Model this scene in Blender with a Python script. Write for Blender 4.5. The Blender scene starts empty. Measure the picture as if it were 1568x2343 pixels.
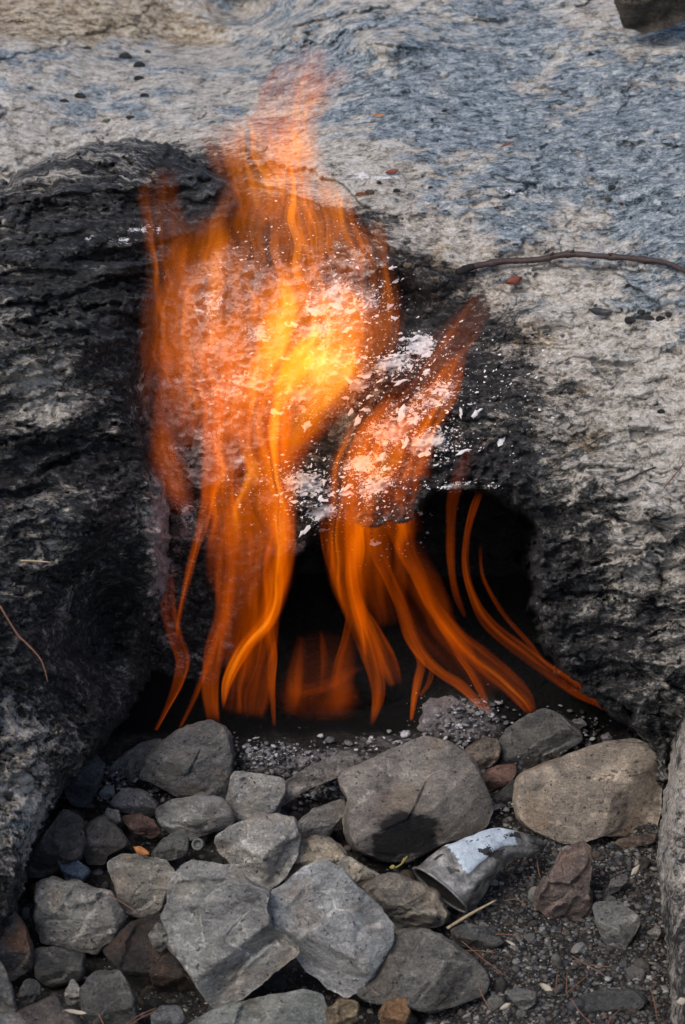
import bpy, math, random
import numpy as np
from mathutils import Vector

scene = bpy.context.scene
col = scene.collection
rng = np.random.default_rng(7)
random.seed(7)

# ------------------------------------------------------------------ camera, sky, sun
W, H = 1568.0, 2342.0          # working grid of the frame used to survey the place
KPX = 1.02 / H / 3.0           # metres per grid unit per metre of distance
PITCH = math.radians(28)
FWD = np.array([0, math.cos(PITCH), -math.sin(PITCH)])
UPV = np.array([0, math.sin(PITCH), math.cos(PITCH)])
RGT = np.array([1.0, 0, 0])
CEN = np.array([0, 0, 0.5])
CAM = CEN - FWD * 3.0

cd = bpy.data.cameras.new('camera')
cam = bpy.data.objects.new('camera', cd); col.objects.link(cam)
cam.location = CAM
cam.rotation_euler = (math.pi / 2 - PITCH, 0, 0)
cd.sensor_fit = 'VERTICAL'; cd.sensor_height = 36; cd.sensor_width = 24
cd.lens = 36 / (2 * (0.51 / 3.0))
cd.clip_start = 0.05; cd.clip_end = 200
cd.dof.use_dof = True; cd.dof.focus_distance = 2.93; cd.dof.aperture_fstop = 9.0
scene.camera = cam

world = bpy.data.worlds.new('World'); scene.world = world; world.use_nodes = True
wt = world.node_tree; wt.nodes.clear()
wo = wt.nodes.new('ShaderNodeOutputWorld'); wb = wt.nodes.new('ShaderNodeBackground')
sk = wt.nodes.new('ShaderNodeTexSky'); sk.sky_type = 'NISHITA'; sk.sun_disc = False
SUN_EL, SUN_AZ = math.radians(54), math.radians(-138)
sk.sun_elevation = SUN_EL; sk.sun_rotation = SUN_AZ
sk.air_density = 1.0; sk.dust_density = 2.5; sk.ozone_density = 1.0
wt.links.new(sk.outputs[0], wb.inputs[0]); wb.inputs[1].default_value = 0.15
wt.links.new(wb.outputs[0], wo.inputs[0])
sd = bpy.data.lights.new('sun', 'SUN'); sd.energy = 1.5; sd.angle = math.radians(28); sd.color = (1.0, 0.95, 0.88)
sun = bpy.data.objects.new('sun', sd); col.objects.link(sun)
sdir = Vector((math.sin(SUN_AZ) * math.cos(SUN_EL), math.cos(SUN_AZ) * math.cos(SUN_EL), math.sin(SUN_EL)))
sun.rotation_euler = sdir.to_track_quat('Z', 'Y').to_euler()
sun.location = (-1.5, -2, 4)

vs = scene.view_settings
vs.view_transform = 'Standard'; vs.look = 'None'; vs.exposure = 0.48; vs.gamma = 1.0; vs.use_curve_mapping = False
scene.render.engine = 'CYCLES'
scene.cycles.use_denoising = True
scene.cycles.max_bounces = 6
scene.cycles.transparent_max_bounces = 48
scene.cycles.sample_clamp_indirect = 4

# ------------------------------------------------------------------ helpers
def place(px, py, d):
    """grid position at distance d along the view axis -> world points"""
    px = np.asarray(px, float); py = np.asarray(py, float); d = np.asarray(d, float)
    a = (px - W / 2) * KPX * d; b = (H / 2 - py) * KPX * d
    return CAM + a[..., None] * RGT + b[..., None] * UPV + d[..., None] * FWD

_perm = np.random.default_rng(3).permutation(256); _perm = np.concatenate([_perm, _perm, _perm])
_grad = np.random.default_rng(4).normal(size=(256, 3)); _grad /= np.linalg.norm(_grad, axis=1)[:, None]
def perlin(p):
    p = np.asarray(p, float); i = np.floor(p).astype(int); f = p - i; i &= 255
    u = f * f * f * (f * (f * 6 - 15) + 10)
    def g(a, b, c):
        h = _perm[_perm[_perm[(i[:, 0] + a) & 255] + ((i[:, 1] + b) & 255)] + ((i[:, 2] + c) & 255)]
        gr = _grad[h]
        return gr[:, 0] * (f[:, 0] - a) + gr[:, 1] * (f[:, 1] - b) + gr[:, 2] * (f[:, 2] - c)
    x, y, z = u[:, 0], u[:, 1], u[:, 2]
    l = lambda a, b, t: a + (b - a) * t
    return 1.5 * l(l(l(g(0,0,0), g(1,0,0), x), l(g(0,1,0), g(1,1,0), x), y),
                   l(l(g(0,0,1), g(1,0,1), x), l(g(0,1,1), g(1,1,1), x), y), z)
def fbm(p, octv=4, gain=0.5, lac=2.1, ridged=False):
    s = 0; a = 1; t = 0
    for k in range(octv):
        n = perlin(p + 17.3 * k)
        if ridged: n = 1 - 2 * np.abs(n)
        s = s + a * n; t += a; a *= gain; p = p * lac
    return s / t
def terrace(n, k, sharp=4.0):
    s = n * k; b = np.floor(s); f = s - b
    f = np.clip((f - 0.5) * sharp + 0.5, 0, 1); f = f * f * (3 - 2 * f)
    return (b + f) / k
def sstep(a, b, x):
    t = np.clip((x - a) / (b - a), 0, 1); return t * t * (3 - 2 * t)
def tps(pts):
    """thin plate surface through (x, y, value) survey points"""
    P = np.array(pts, float); xy = P[:, :2] / 1000; n = len(P)
    def U(r2): return np.where(r2 > 1e-12, r2 * np.log(np.maximum(r2, 1e-12)), 0)
    d2 = ((xy[:, None] - xy[None]) ** 2).sum(-1)
    A = np.zeros((n + 3, n + 3)); A[:n, :n] = U(d2) + np.eye(n) * 0.01
    A[:n, n] = 1; A[:n, n + 1:] = xy; A[n, :n] = 1; A[n + 1:, :n] = xy.T
    w = np.linalg.solve(A, np.concatenate([P[:, 2], np.zeros(3)]))
    def ev(x, y):
        x = np.asarray(x, float) / 1000; y = np.asarray(y, float) / 1000
        r = w[n] + w[n + 1] * x + w[n + 2] * y
        for k in range(n): r = r + w[k] * U((x - xy[k, 0]) ** 2 + (y - xy[k, 1]) ** 2)
        return r
    return ev
def sdist(poly, x, y):
    """signed distance to a polygon, positive inside"""
    P = np.array(poly, float); best = np.full(x.shape, 1e9); ins = np.zeros(x.shape, bool)
    for k in range(len(P)):
        a = P[k]; b = P[(k + 1) % len(P)]; e = b - a
        t = np.clip(((x - a[0]) * e[0] + (y - a[1]) * e[1]) / (e @ e), 0, 1)
        best = np.minimum(best, np.hypot(x - a[0] - t * e[0], y - a[1] - t * e[1]))
        c = ((a[1] > y) != (b[1] > y))
        with np.errstate(divide='ignore', invalid='ignore'):
            xi = a[0] + (y - a[1]) * e[0] / (e[1] if e[1] else 1e-9)
        ins ^= c & (x < xi)
    return np.where(ins, best, -best)
def cells(u, v, seed, groove=0.16):
    """broken plates: random height, tilt and joint distance of the plate at (u, v)"""
    iu = np.floor(u).astype(int); iv = np.floor(v).astype(int)
    b1 = np.full(u.shape, 9.0); b2 = np.full(u.shape, 9.0); bid = np.zeros(u.shape, int); bx = np.zeros(u.shape); by = np.zeros(u.shape)
    for di in (-1, 0, 1):
        for dj in (-1, 0, 1):
            h = _perm[_perm[(iu + di + seed * 7) & 255] + ((iv + dj + seed * 13) & 255)]
            ox = (iu + di) + ((h * 73) % 256) / 255.0 - u; oy = (iv + dj) + ((h * 151 + 57) % 256) / 255.0 - v
            dd = np.hypot(ox, oy); near = dd < b1
            b2 = np.where(near, b1, np.minimum(b2, dd)); b1 = np.where(near, dd, b1)
            bid = np.where(near, h, bid); bx = np.where(near, ox, bx); by = np.where(near, oy, by)
    r1 = ((bid * 37) % 256) / 255.0 - 0.5; r2 = ((bid * 91 + 40) % 256) / 255.0 - 0.5; r3 = ((bid * 57 + 99) % 256) / 255.0 - 0.5
    return r1 + 1.1 * (r2 * bx + r3 * by) - groove * (1 - sstep(0, 0.10, b2 - b1))
def grid_mask(rows, x, y, x0=0, y0=0, dx=W / 12, dy=130.1):
    g = np.array([[int(c) for c in r] for r in rows], float) / 9
    u = np.clip((x - x0) / dx, 0, g.shape[1] - 1.001); v = np.clip((y - y0) / dy, 0, g.shape[0] - 1.001)
    i = u.astype(int); j = v.astype(int); fu = u - i; fv = v - j
    fu = fu * fu * (3 - 2 * fu); fv = fv * fv * (3 - 2 * fv)
    return (g[j, i] * (1 - fu) + g[j, i + 1] * fu) * (1 - fv) + (g[j + 1, i] * (1 - fu) + g[j + 1, i + 1] * fu) * fv
def blobs(lst, x, y):
    r = np.zeros(x.shape)
    for bx, by, rx, ry, ang, s in lst:
        c, sn = math.cos(math.radians(ang)), math.sin(math.radians(ang))
        u = ((x - bx) * c - (y - by) * sn) / rx; v = ((x - bx) * sn + (y - by) * c) / ry
        r = np.maximum(r, s * np.exp(-(u * u + v * v)))
    return r

def link(name, verts, faces, mat, parent=None, smooth=True, attrs=None, uv=None):
    me = bpy.data.meshes.new(name)
    verts = np.asarray(verts, np.float32)
    if isinstance(faces, np.ndarray):
        n, k = faces.shape
        me.vertices.add(len(verts)); me.vertices.foreach_set('co', verts.ravel())
        me.loops.add(n * k); me.loops.foreach_set('vertex_index', faces.ravel().astype(np.int32))
        me.polygons.add(n); me.polygons.foreach_set('loop_start', np.arange(0, n * k, k, dtype=np.int32))
        me.update(calc_edges=True)
    else:
        me.from_pydata(verts.tolist(), [], faces)
    me.validate()
    if smooth: me.polygons.foreach_set('use_smooth', np.ones(len(me.polygons), bool))
    for an, av in (attrs or {}).items():
        av = np.asarray(av, np.float32)
        if av.ndim == 1:
            at = me.attributes.new(an, 'FLOAT', 'POINT'); at.data.foreach_set('value', av)
        else:
            at = me.attributes.new(an, 'FLOAT_COLOR', 'POINT')
            at.data.foreach_set('color', np.concatenate([av, np.ones((len(av), 4 - av.shape[1]), np.float32)], 1).ravel())
    if mat: me.materials.append(mat)
    o = bpy.data.objects.new(name, me); col.objects.link(o)
    if parent: o.parent = parent
    return o
def tag(o, label=None, cat=None, group=None, kind=None):
    if label: o['label'] = label
    if cat: o['category'] = cat
    if group: o['group'] = group
    if kind: o['kind'] = kind
    return o
def recenter(o):
    """put the origin at the thing's base centre"""
    me = o.data; n = len(me.vertices); c = np.empty(n * 3, np.float32); me.vertices.foreach_get('co', c)
    c = c.reshape(-1, 3); b = np.array([(c[:, 0].min() + c[:, 0].max()) / 2, (c[:, 1].min() + c[:, 1].max()) / 2, c[:, 2].min()])
    me.vertices.foreach_set('co', (c - b).astype(np.float32).ravel()); o.location = b; me.update()
    return o

# ------------------------------------------------------------------ materials
class Nodes:
    def __init__(s, name):
        s.m = bpy.data.materials.new(name); s.m.use_nodes = True
        s.t = s.m.node_tree; s.t.nodes.clear()
        s.out = s.t.nodes.new('ShaderNodeOutputMaterial')
    def n(s, kind, **kw):
        nd = s.t.nodes.new(kind)
        for k, v in kw.items(): setattr(nd, k, v)
        return nd
    def put(s, sock, v):
        if isinstance(v, bpy.types.NodeSocket): s.t.links.new(v, sock)
        elif v is not None:
            if isinstance(v, tuple) and len(v) == 3 and sock.type == 'RGBA': v = v + (1,)
            sock.default_value = v
    def coord(s, scale=(1, 1, 1), rot=(0, 0, 0), src='Object', loc=None):
        c = s.n('ShaderNodeTexCoord').outputs[src]; mp = s.n('ShaderNodeMapping')
        s.put(mp.inputs[0], c); mp.inputs['Scale'].default_value = scale; mp.inputs['Rotation'].default_value = rot
        if loc is not None: s.put(mp.inputs['Location'], loc)
        return mp.outputs[0]
    def noise(s, vec, scale, detail=6, rough=0.6, dist=0.0):
        nd = s.n('ShaderNodeTexNoise'); s.put(nd.inputs['Vector'], vec)
        nd.inputs['Scale'].default_value = scale; nd.inputs['Detail'].default_value = detail
        nd.inputs['Roughness'].default_value = rough; nd.inputs['Distortion'].default_value = dist
        return nd.outputs[0]
    def voro(s, vec, scale, feature='F1', out=0):
        nd = s.n('ShaderNodeTexVoronoi', feature=feature); s.put(nd.inputs['Vector'], vec); nd.inputs['Scale'].default_value = scale
        return nd.outputs[out]
    def math(s, op, a, b=None, c=None):
        nd = s.n('ShaderNodeMath', operation=op)
        for k, v in enumerate((a, b, c)): s.put(nd.inputs[k], v) if v is not None else None
        return nd.outputs[0]
    def step(s, x, a, b):
        nd = s.n('ShaderNodeMapRange', interpolation_type='SMOOTHSTEP')
        s.put(nd.inputs[0], x); nd.inputs[1].default_value = a; nd.inputs[2].default_value = b
        return nd.outputs[0]
    def ramp(s, x, stops):
        nd = s.n('ShaderNodeValToRGB'); s.put(nd.inputs[0], x); e = nd.color_ramp.elements
        while len(e) > 1: e.remove(e[-1])
        e[0].position = stops[0][0]; e[0].color = stops[0][1] + (1,)
        for p, c in stops[1:]:
            k = e.new(p); k.color = c + (1,)
        return nd.outputs[0]
    def mix(s, f, a, b, blend='MIX'):
        nd = s.n('ShaderNodeMix', data_type='RGBA', blend_type=blend); s.put(nd.inputs[0], f)
        s.put(nd.inputs[6], a); s.put(nd.inputs[7], b); return nd.outputs[2]
    def attr(s, name, kind='GEOMETRY', out='Fac'):
        nd = s.n('ShaderNodeAttribute', attribute_name=name, attribute_type=kind); return nd.outputs[out]
    def bump(s, h, strength, dist, prev=None):
        nd = s.n('ShaderNodeBump'); s.put(nd.inputs['Height'], h); nd.inputs['Strength'].default_value = strength
        nd.inputs['Distance'].default_value = dist
        if prev is not None: s.put(nd.inputs['Normal'], prev)
        return nd.outputs[0]
    def bsdf(s, color, rough=0.9, normal=None, spec=0.25, metal=0.0):
        b = s.n('ShaderNodeBsdfPrincipled'); s.put(b.inputs['Base Color'], color); s.put(b.inputs['Roughness'], rough)
        s.put(b.inputs['Specular IOR Level'], spec); s.put(b.inputs['Metallic'], metal)
        if normal is not None: s.put(b.inputs['Normal'], normal)
        s.t.links.new(b.outputs[0], s.out.inputs[0]); return s.m

def rock_material(name, tilt=0.0, stretch=0.45, grain=1.0):
    N = Nodes(name)
    v = N.coord((stretch, 1, 1), (0, tilt, 0)); vi = N.coord()
    n1 = N.noise(v, 22 * grain, 6, 0.62, 0.2)
    n2 = N.noise(v, 95 * grain, 8, 0.70, 0.15)
    n3 = N.noise(v, 330 * grain, 5, 0.75)
    n4 = N.noise(vi, 42 * grain, 7, 0.7)
    g = N.noise(vi, 560, 3, 0.8)
    soot = N.attr('soot'); blue = N.attr('blue'); tan = N.attr('tan'); pink = N.attr('pink'); ash = N.attr('ash'); rel = N.attr('rel')
    dv = N.n('ShaderNodeVectorMath', operation='MULTIPLY_ADD'); nd_ = N.n('ShaderNodeTexNoise'); N.put(nd_.inputs['Vector'], v); nd_.inputs['Scale'].default_value = 60; nd_.inputs['Detail'].default_value = 4
    N.put(dv.inputs[0], nd_.outputs[1]); dv.inputs[1].default_value = (0.022, 0.022, 0.022); N.put(dv.inputs[2], v)
    def chip(sc):
        sp = N.n('ShaderNodeSeparateColor'); N.put(sp.inputs[0], N.voro(dv.outputs[0], sc, out=1)); return sp.outputs[0]
    fl = N.math('ADD', N.math('MULTIPLY', chip(120 * grain), 0.5), N.math('MULTIPLY', chip(260 * grain), 0.5))
    mixn = N.math('ADD', N.math('ADD', N.math('MULTIPLY', n2, 0.6), N.math('MULTIPLY', n3, 0.5)), N.math('MULTIPLY', N.math('SUBTRACT', fl, 0.75), 0.20))
    pale = N.ramp(mixn, [(0.33, (0.06, 0.053, 0.045)), (0.42, (0.23, 0.205, 0.175)), (0.51, (0.38, 0.345, 0.30)), (0.64, (0.52, 0.49, 0.45))])
    bluec = N.ramp(mixn, [(0.37, (0.020, 0.026, 0.033)), (0.43, (0.085, 0.105, 0.122)), (0.52, (0.185, 0.218, 0.242)), (0.64, (0.40, 0.41, 0.405))])
    tanc = N.ramp(mixn, [(0.37, (0.06, 0.045, 0.03)), (0.47, (0.25, 0.19, 0.125)), (0.56, (0.42, 0.35, 0.26)), (0.66, (0.52, 0.47, 0.38))])
    pinkc = N.ramp(mixn, [(0.33, (0.08, 0.056, 0.05)), (0.44, (0.23, 0.17, 0.155)), (0.55, (0.36, 0.29, 0.27)), (0.68, (0.54, 0.48, 0.46))])
    fb = N.step(N.math('ADD', N.math('ADD', blue, N.math('MULTIPLY', N.math('SUBTRACT', n1, 0.5), 1.5)), N.math('MULTIPLY', rel, 0.35)), 0.40, 0.66)
    c = N.mix(fb, pale, bluec)
    ft = N.step(N.math('ADD', tan, N.math('MULTIPLY', N.math('SUBTRACT', n4, 0.5), 1.4)), 0.42, 0.68)
    c = N.mix(ft, c, tanc)
    fp = N.step(N.math('ADD', pink, N.math('MULTIPLY', N.math('SUBTRACT', n4, 0.5), 0.9)), 0.35, 0.65)
    c = N.mix(fp, c, pinkc)
    sn = N.math('ADD', N.math('MULTIPLY', N.math('SUBTRACT', n1, 0.5), 1.3), N.math('MULTIPLY', N.math('SUBTRACT', n2, 0.5), 2.2))
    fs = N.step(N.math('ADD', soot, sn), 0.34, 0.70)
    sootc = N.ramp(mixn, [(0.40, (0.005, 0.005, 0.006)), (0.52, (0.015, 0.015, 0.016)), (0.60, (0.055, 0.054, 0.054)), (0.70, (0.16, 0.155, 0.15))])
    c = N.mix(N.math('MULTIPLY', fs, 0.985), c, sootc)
    c = N.mix(1.0, c, N.ramp(N.math('ADD', N.math('MULTIPLY', g, 0.65), N.math('MULTIPLY', n3, 0.35)), [(0.36, (0.66,) * 3), (0.48, (0.95,) * 3), (0.56, (1.05,) * 3), (0.66, (1.35,) * 3)]), 'MULTIPLY')
    c = N.mix(N.math('MULTIPLY', N.step(N.attr('soot_shade'), 0.2, 0.8), 0.9), c, (0.003, 0.003, 0.003))  # the hollow's shade is put into the colour here, on top of its soot
    nst = N.noise(N.coord((0.5, 1, 1), (0, -0.5, 0)), 260, 5, 0.65, 1.2)
    fa = N.step(N.math('ADD', ash, N.math('MULTIPLY', N.math('SUBTRACT', N.math('ADD', N.math('MULTIPLY', nst, 0.6), N.math('MULTIPLY', n4, 0.4)), 0.5), 3.2)), 0.54, 0.64)
    c = N.mix(fa, c, (0.68, 0.64, 0.64))
    h0 = fa
    h = N.math('ADD', N.math('ADD', N.math('ADD', N.math('MULTIPLY', fl, 0.25), n2), N.math('MULTIPLY', n3, 0.5)), N.math('MULTIPLY', h0, 0.35))
    nb = N.bump(h, 0.62, 0.007)
    nb = N.bump(g, 0.5, 0.002, nb)
    return N.bsdf(c, 0.88, nb, 0.22)

M = {}
M['slope'] = rock_material('weathered_schist', -0.10, 0.62)
M['charred'] = rock_material('charred_schist', -0.20, 0.5)
M['rough'] = rock_material('rough_rock', 0.3, 0.8)

def stone_material():
    N = Nodes('loose_stone')
    inf = N.n('ShaderNodeObjectInfo'); base = inf.outputs['Color']; rnd = inf.outputs['Random']
    off = N.n('ShaderNodeCombineXYZ'); 
    for k in range(3): N.put(off.inputs[k], N.math('MULTIPLY', rnd, 37.0 + 11 * k))
    v = N.coord((1, 1, 1), loc=off.outputs[0]); va = N.coord((0.5, 1, 1.6), (0.4, 0.5, 0.3), loc=off.outputs[0])
    n1 = N.noise(v, 26, 6, 0.6, 0.4); n2 = N.noise(va, 95, 8, 0.68, 0.5); n3 = N.noise(v, 340, 5, 0.75); n4 = N.noise(v, 14, 4, 0.6)
    m = N.math('ADD', N.math('MULTIPLY', n1, 0.40), N.math('ADD', N.math('MULTIPLY', n2, 0.33), N.math('MULTIPLY', n3, 0.27)))
    k = N.ramp(m, [(0.37, (0.24, 0.24, 0.25)), (0.45, (0.72, 0.72, 0.74)), (0.52, (1.15, 1.14, 1.12)), (0.60, (1.9, 1.88, 1.84))])
    c = N.mix(1.0, base, k, 'MULTIPLY')
    c = N.mix(N.math('MULTIPLY', N.step(n4, 0.54, 0.70), 0.45), c, N.mix(1.0, base, (1.30, 0.98, 0.70), 'MULTIPLY'))
    rust = N.attr('rust', 'OBJECT'); c = N.mix(N.math('MULTIPLY', rust, N.step(n1, 0.48, 0.66)), c, (0.20, 0.085, 0.04))
    # pale veins
    vv = N.noise(v, 9, 3, 0.5, 0.3)
    vein = N.math('SUBTRACT', 1.0, N.step(N.math('ABSOLUTE', N.math('SUBTRACT', vv, 0.5)), 0.0, 0.006))
    veins = N.attr('veins', 'OBJECT')
    c = N.mix(N.math('MULTIPLY', vein, N.math('MULTIPLY', veins, 0.55)), c, (0.42, 0.38, 0.33))
    crack = N.math('SUBTRACT', 1.0, N.step(N.math('ABSOLUTE', N.math('SUBTRACT', N.noise(va, 7, 3, 0.55, 0.4), 0.47)), 0.0, 0.0035))
    cr = N.attr('cracks', 'OBJECT'); cr = N.math('MULTIPLY', crack, cr)
    c = N.mix(N.math('MULTIPLY', cr, 0.5), c, (0.07, 0.04, 0.028))
    gr = N.math('ADD', N.math('MULTIPLY', N.noise(v, 620, 3, 0.8), 0.6), N.math('MULTIPLY', N.noise(va, 260, 4, 0.75), 0.4))
    c = N.mix(1.0, c, N.ramp(gr, [(0.36, (0.62,) * 3), (0.48, (0.95,) * 3), (0.56, (1.06,) * 3), (0.66, (1.4,) * 3)]), 'MULTIPLY')
    pits = N.step(N.noise(v, 210, 2, 0.5), 0.66, 0.70); c = N.mix(N.math('MULTIPLY', pits, 0.75), c, (0.03, 0.027, 0.025))
    soot = N.attr('soot')
    fs = N.step(N.math('ADD', soot, N.math('ADD', N.math('MULTIPLY', N.math('SUBTRACT', n1, 0.5), 1.6), N.math('MULTIPLY', N.math('SUBTRACT', n2, 0.5), 1.2))), 0.36, 0.72)
    c = N.mix(N.math('MULTIPLY', fs, 0.95), c, (0.012, 0.012, 0.015))
    ash = N.attr('ash')
    fa = N.step(N.math('ADD', ash, N.math('MULTIPLY', N.math('SUBTRACT', n2, 0.5), 2.0)), 0.5, 0.65)
    c = N.mix(fa, c, (0.5, 0.49, 0.5))
    nb = N.bump(N.math('SUBTRACT', m, N.math('MULTIPLY', cr, 0.15)), 1.0, 0.016)
    nb = N.bump(n3, 0.6, 0.003, nb)
    return N.bsdf(c, 0.85, nb, 0.25)
M['stone'] = stone_material()

def soil_material():
    N = Nodes('sooty_soil'); v = N.coord()
    n1 = N.noise(v, 30, 6, 0.65); n2 = N.noise(v, 190, 6, 0.72)
    c = N.ramp(N.math('ADD', N.math('MULTIPLY', n1, 0.4), N.math('MULTIPLY', n2, 0.6)), [(0.36, (0.008, 0.007, 0.007)), (0.5, (0.022, 0.020, 0.018)), (0.62, (0.06, 0.053, 0.048)), (0.72, (0.15, 0.135, 0.125))])
    pale = N.ramp(n2, [(0.35, (0.05, 0.045, 0.045)), (0.5, (0.15, 0.135, 0.135)), (0.65, (0.27, 0.25, 0.25))])
    c = N.mix(N.step(N.math('ADD', N.attr('ash'), N.math('MULTIPLY', N.math('SUBTRACT', n1, 0.5), 1.2)), 0.4, 0.7), c, pale)
    c = N.mix(N.step(N.attr('soot'), 0.2, 0.8), c, (0.003, 0.003, 0.003))
    nb = N.bump(n2, 0.9, 0.006)
    return N.bsdf(c, 0.95, nb, 0.15)
M['soil'] = soil_material()

def tinted_material(name, rough=0.85, spec=0.25, vary=0.5, scale=300):
    """colour from the mesh's own 'tint' attribute"""
    N = Nodes(name); c = N.attr('tint', out='Color'); n = N.noise(N.coord(), scale, 5, 0.65)
    c = N.mix(1.0, c, N.ramp(n, [(0.3, (1 - vary,) * 3), (0.7, (1 + vary,) * 3)]), 'MULTIPLY')
    return N.bsdf(c, rough, N.bump(n, 0.5, 0.002), spec)
M['gravel'] = tinted_material('gravel_chips')
def plain(name, c, rough=0.8, vary=0.4, scale=200, spec=0.25, bump=0.002):
    N = Nodes(name); n = N.noise(N.coord(), scale, 5, 0.65)
    cc = N.ramp(n, [(0.3, tuple(x * (1 - vary) for x in c)), (0.7, tuple(min(1, x * (1 + vary)) for x in c))])
    return N.bsdf(cc, rough, N.bump(n, 0.5, bump), spec)
M['ash'] = plain('white_ash', (0.66, 0.63, 0.63), 0.95, 0.18, 400, 0.1)
M['nodule'] = plain('dark_pebble', (0.05, 0.055, 0.06), 0.85, 0.6, 250)
M['bark'] = plain('brown_bark', (0.036, 0.022, 0.02), 0.6, 0.45, 260, 0.35)
M['char'] = plain('charred_wood', (0.012, 0.011, 0.011), 0.9, 0.5, 300)
M['straw'] = plain('dry_straw', (0.33, 0.25, 0.15), 0.8, 0.3)
M['needle'] = plain('dry_needle', (0.13, 0.065, 0.04), 0.7, 0.3)
M['leaf_brown'] = plain('brown_leaf', (0.15, 0.04, 0.025), 0.6, 0.4)
M['leaf_orange'] = plain('orange_leaf', (0.32, 0.13, 0.04), 0.6, 0.3)
M['leaf_pale'] = plain('pale_leaf', (0.30, 0.26, 0.20), 0.7, 0.25)
M['leaf_green'] = plain('green_shoot', (0.20, 0.17, 0.05), 0.6, 0.3)
M['shard'] = plain('black_shard', (0.035, 0.033, 0.035), 0.45, 0.4, 120, 0.4)
M['ring'] = plain('dull_metal', (0.07, 0.07, 0.065), 0.5, 0.4, 300, 0.5)

def flame_material():
    N = Nodes('flame_glow')
    heat = N.attr('fire_amount')
    mp = N.n('ShaderNodeMapping'); N.put(mp.inputs[0], N.attr('fire_flow', out='Vector'))
    st = N.noise(mp.outputs[0], 0.7, 1.6, 0.5, 0.6)
    k = N.ramp(st, [(0.30, (0.12,) * 3), (0.5, (0.75,) * 3), (0.70, (2.0,) * 3)])
    e = N.math('MULTIPLY', heat, k)
    c = N.ramp(e, [(0.0, (1.0, 0.12, 0.0)), (0.10, (1.0, 0.165, 0.0)), (0.28, (1.0, 0.27, 0.006)), (0.6, (1.0, 0.40, 0.05)), (1.0, (1.0, 0.52, 0.12))])
    c = N.mix(N.math('MULTIPLY', N.attr('fire_warm'), 0.55), c, (1.0, 0.30, 0.03))
    em = N.n('ShaderNodeEmission'); N.put(em.inputs[0], c); N.put(em.inputs[1], e)
    tr = N.n('ShaderNodeBsdfTransparent'); N.put(tr.inputs[0], N.ramp(e, [(0.0, (1, 1, 1)), (0.5, (0.97, 0.82, 0.62))])); ad = N.n('ShaderNodeAddShader')
    N.t.links.new(em.outputs[0], ad.inputs[0]); N.t.links.new(tr.outputs[0], ad.inputs[1])
    N.t.links.new(ad.outputs[0], N.out.inputs[0])
    return N.m
M['flame'] = flame_material()

# ------------------------------------------------------------------ relief surfaces
def ground_d(y):
    return 2.72 + (H - y) * KPX * 3.0 * 1.19

SLOPE_PTS = [(-850,-700,4.35),(400,-750,4.3),(1200,-750,4.2),(2400,-700,4.0),(-850,300,3.5),(2400,300,3.0),(2400,1000,2.78),(2400,1800,2.75),(-850,1000,3.3),(-850,1800,3.25),(-300,-200,3.78),(400,-200,3.75),(1000,-200,3.68),(1900,-200,3.55),
 (0,0,3.62),(400,40,3.66),(560,60,3.62),(800,0,3.5),(1200,0,3.47),(1568,0,3.40),(0,130,3.45),(400,160,3.44),(800,150,3.36),(1200,150,3.32),(1568,150,3.28),
 (0,300,3.30),(400,320,3.26),(800,320,3.18),(1200,300,3.18),(1568,300,3.14),
 (300,480,3.20),(560,420,3.13),(700,440,3.10),(900,480,3.07),(1200,480,3.07),(1568,480,3.03),
 (400,600,3.06),(560,560,3.05),(700,600,3.02),(930,600,3.01),(1100,640,3.02),(1300,680,2.99),(1568,680,2.95),
 (400,750,3.02),(550,740,2.99),(700,760,2.97),(860,800,2.965),(930,720,3.02),(1050,800,2.985),(1250,850,2.955),(1568,900,2.90),
 (380,950,3.01),(500,950,3.00),(650,950,2.97),(760,950,3.01),(900,950,2.955),(1050,950,2.95),(1200,1000,2.935),(1400,1000,2.905),
 (400,1150,3.04),(550,1130,3.02),(680,1130,2.985),(740,1230,3.00),(880,1120,2.965),(980,1160,2.955),(1100,1080,2.945),(1250,1150,2.92),(1400,1200,2.885),(1568,1200,2.86),
 (400,1350,3.10),(500,1300,3.08),(1250,1350,2.93),(1400,1400,2.88),(1568,1450,2.85),(1320,1560,2.93),(1430,1560,2.90),
 (1568,1600,2.87),(1480,1700,2.95),(1568,1750,2.93),(400,1700,3.15),(1900,1200,2.80),(1900,700,2.88),(1900,1800,2.85),(-300,600,3.2),(-300,1200,3.2),(-300,1800,3.2)]
slope_d0 = tps(SLOPE_PTS)
CAVITY = [(400,1800),(435,1680),(500,1590),(545,1440),(600,1330),(650,1285),(700,1250),(750,1190),(850,1220),(950,1190),(990,1120),(1090,1115),(1150,1130),(1195,1175),(1222,1225),(1200,1290),
          (1222,1340),(1212,1385),(1250,1420),(1246,1465),(1280,1505),(1300,1565),(1380,1620),(1450,1680),(1500,1730),(1500,1830)]

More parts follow.
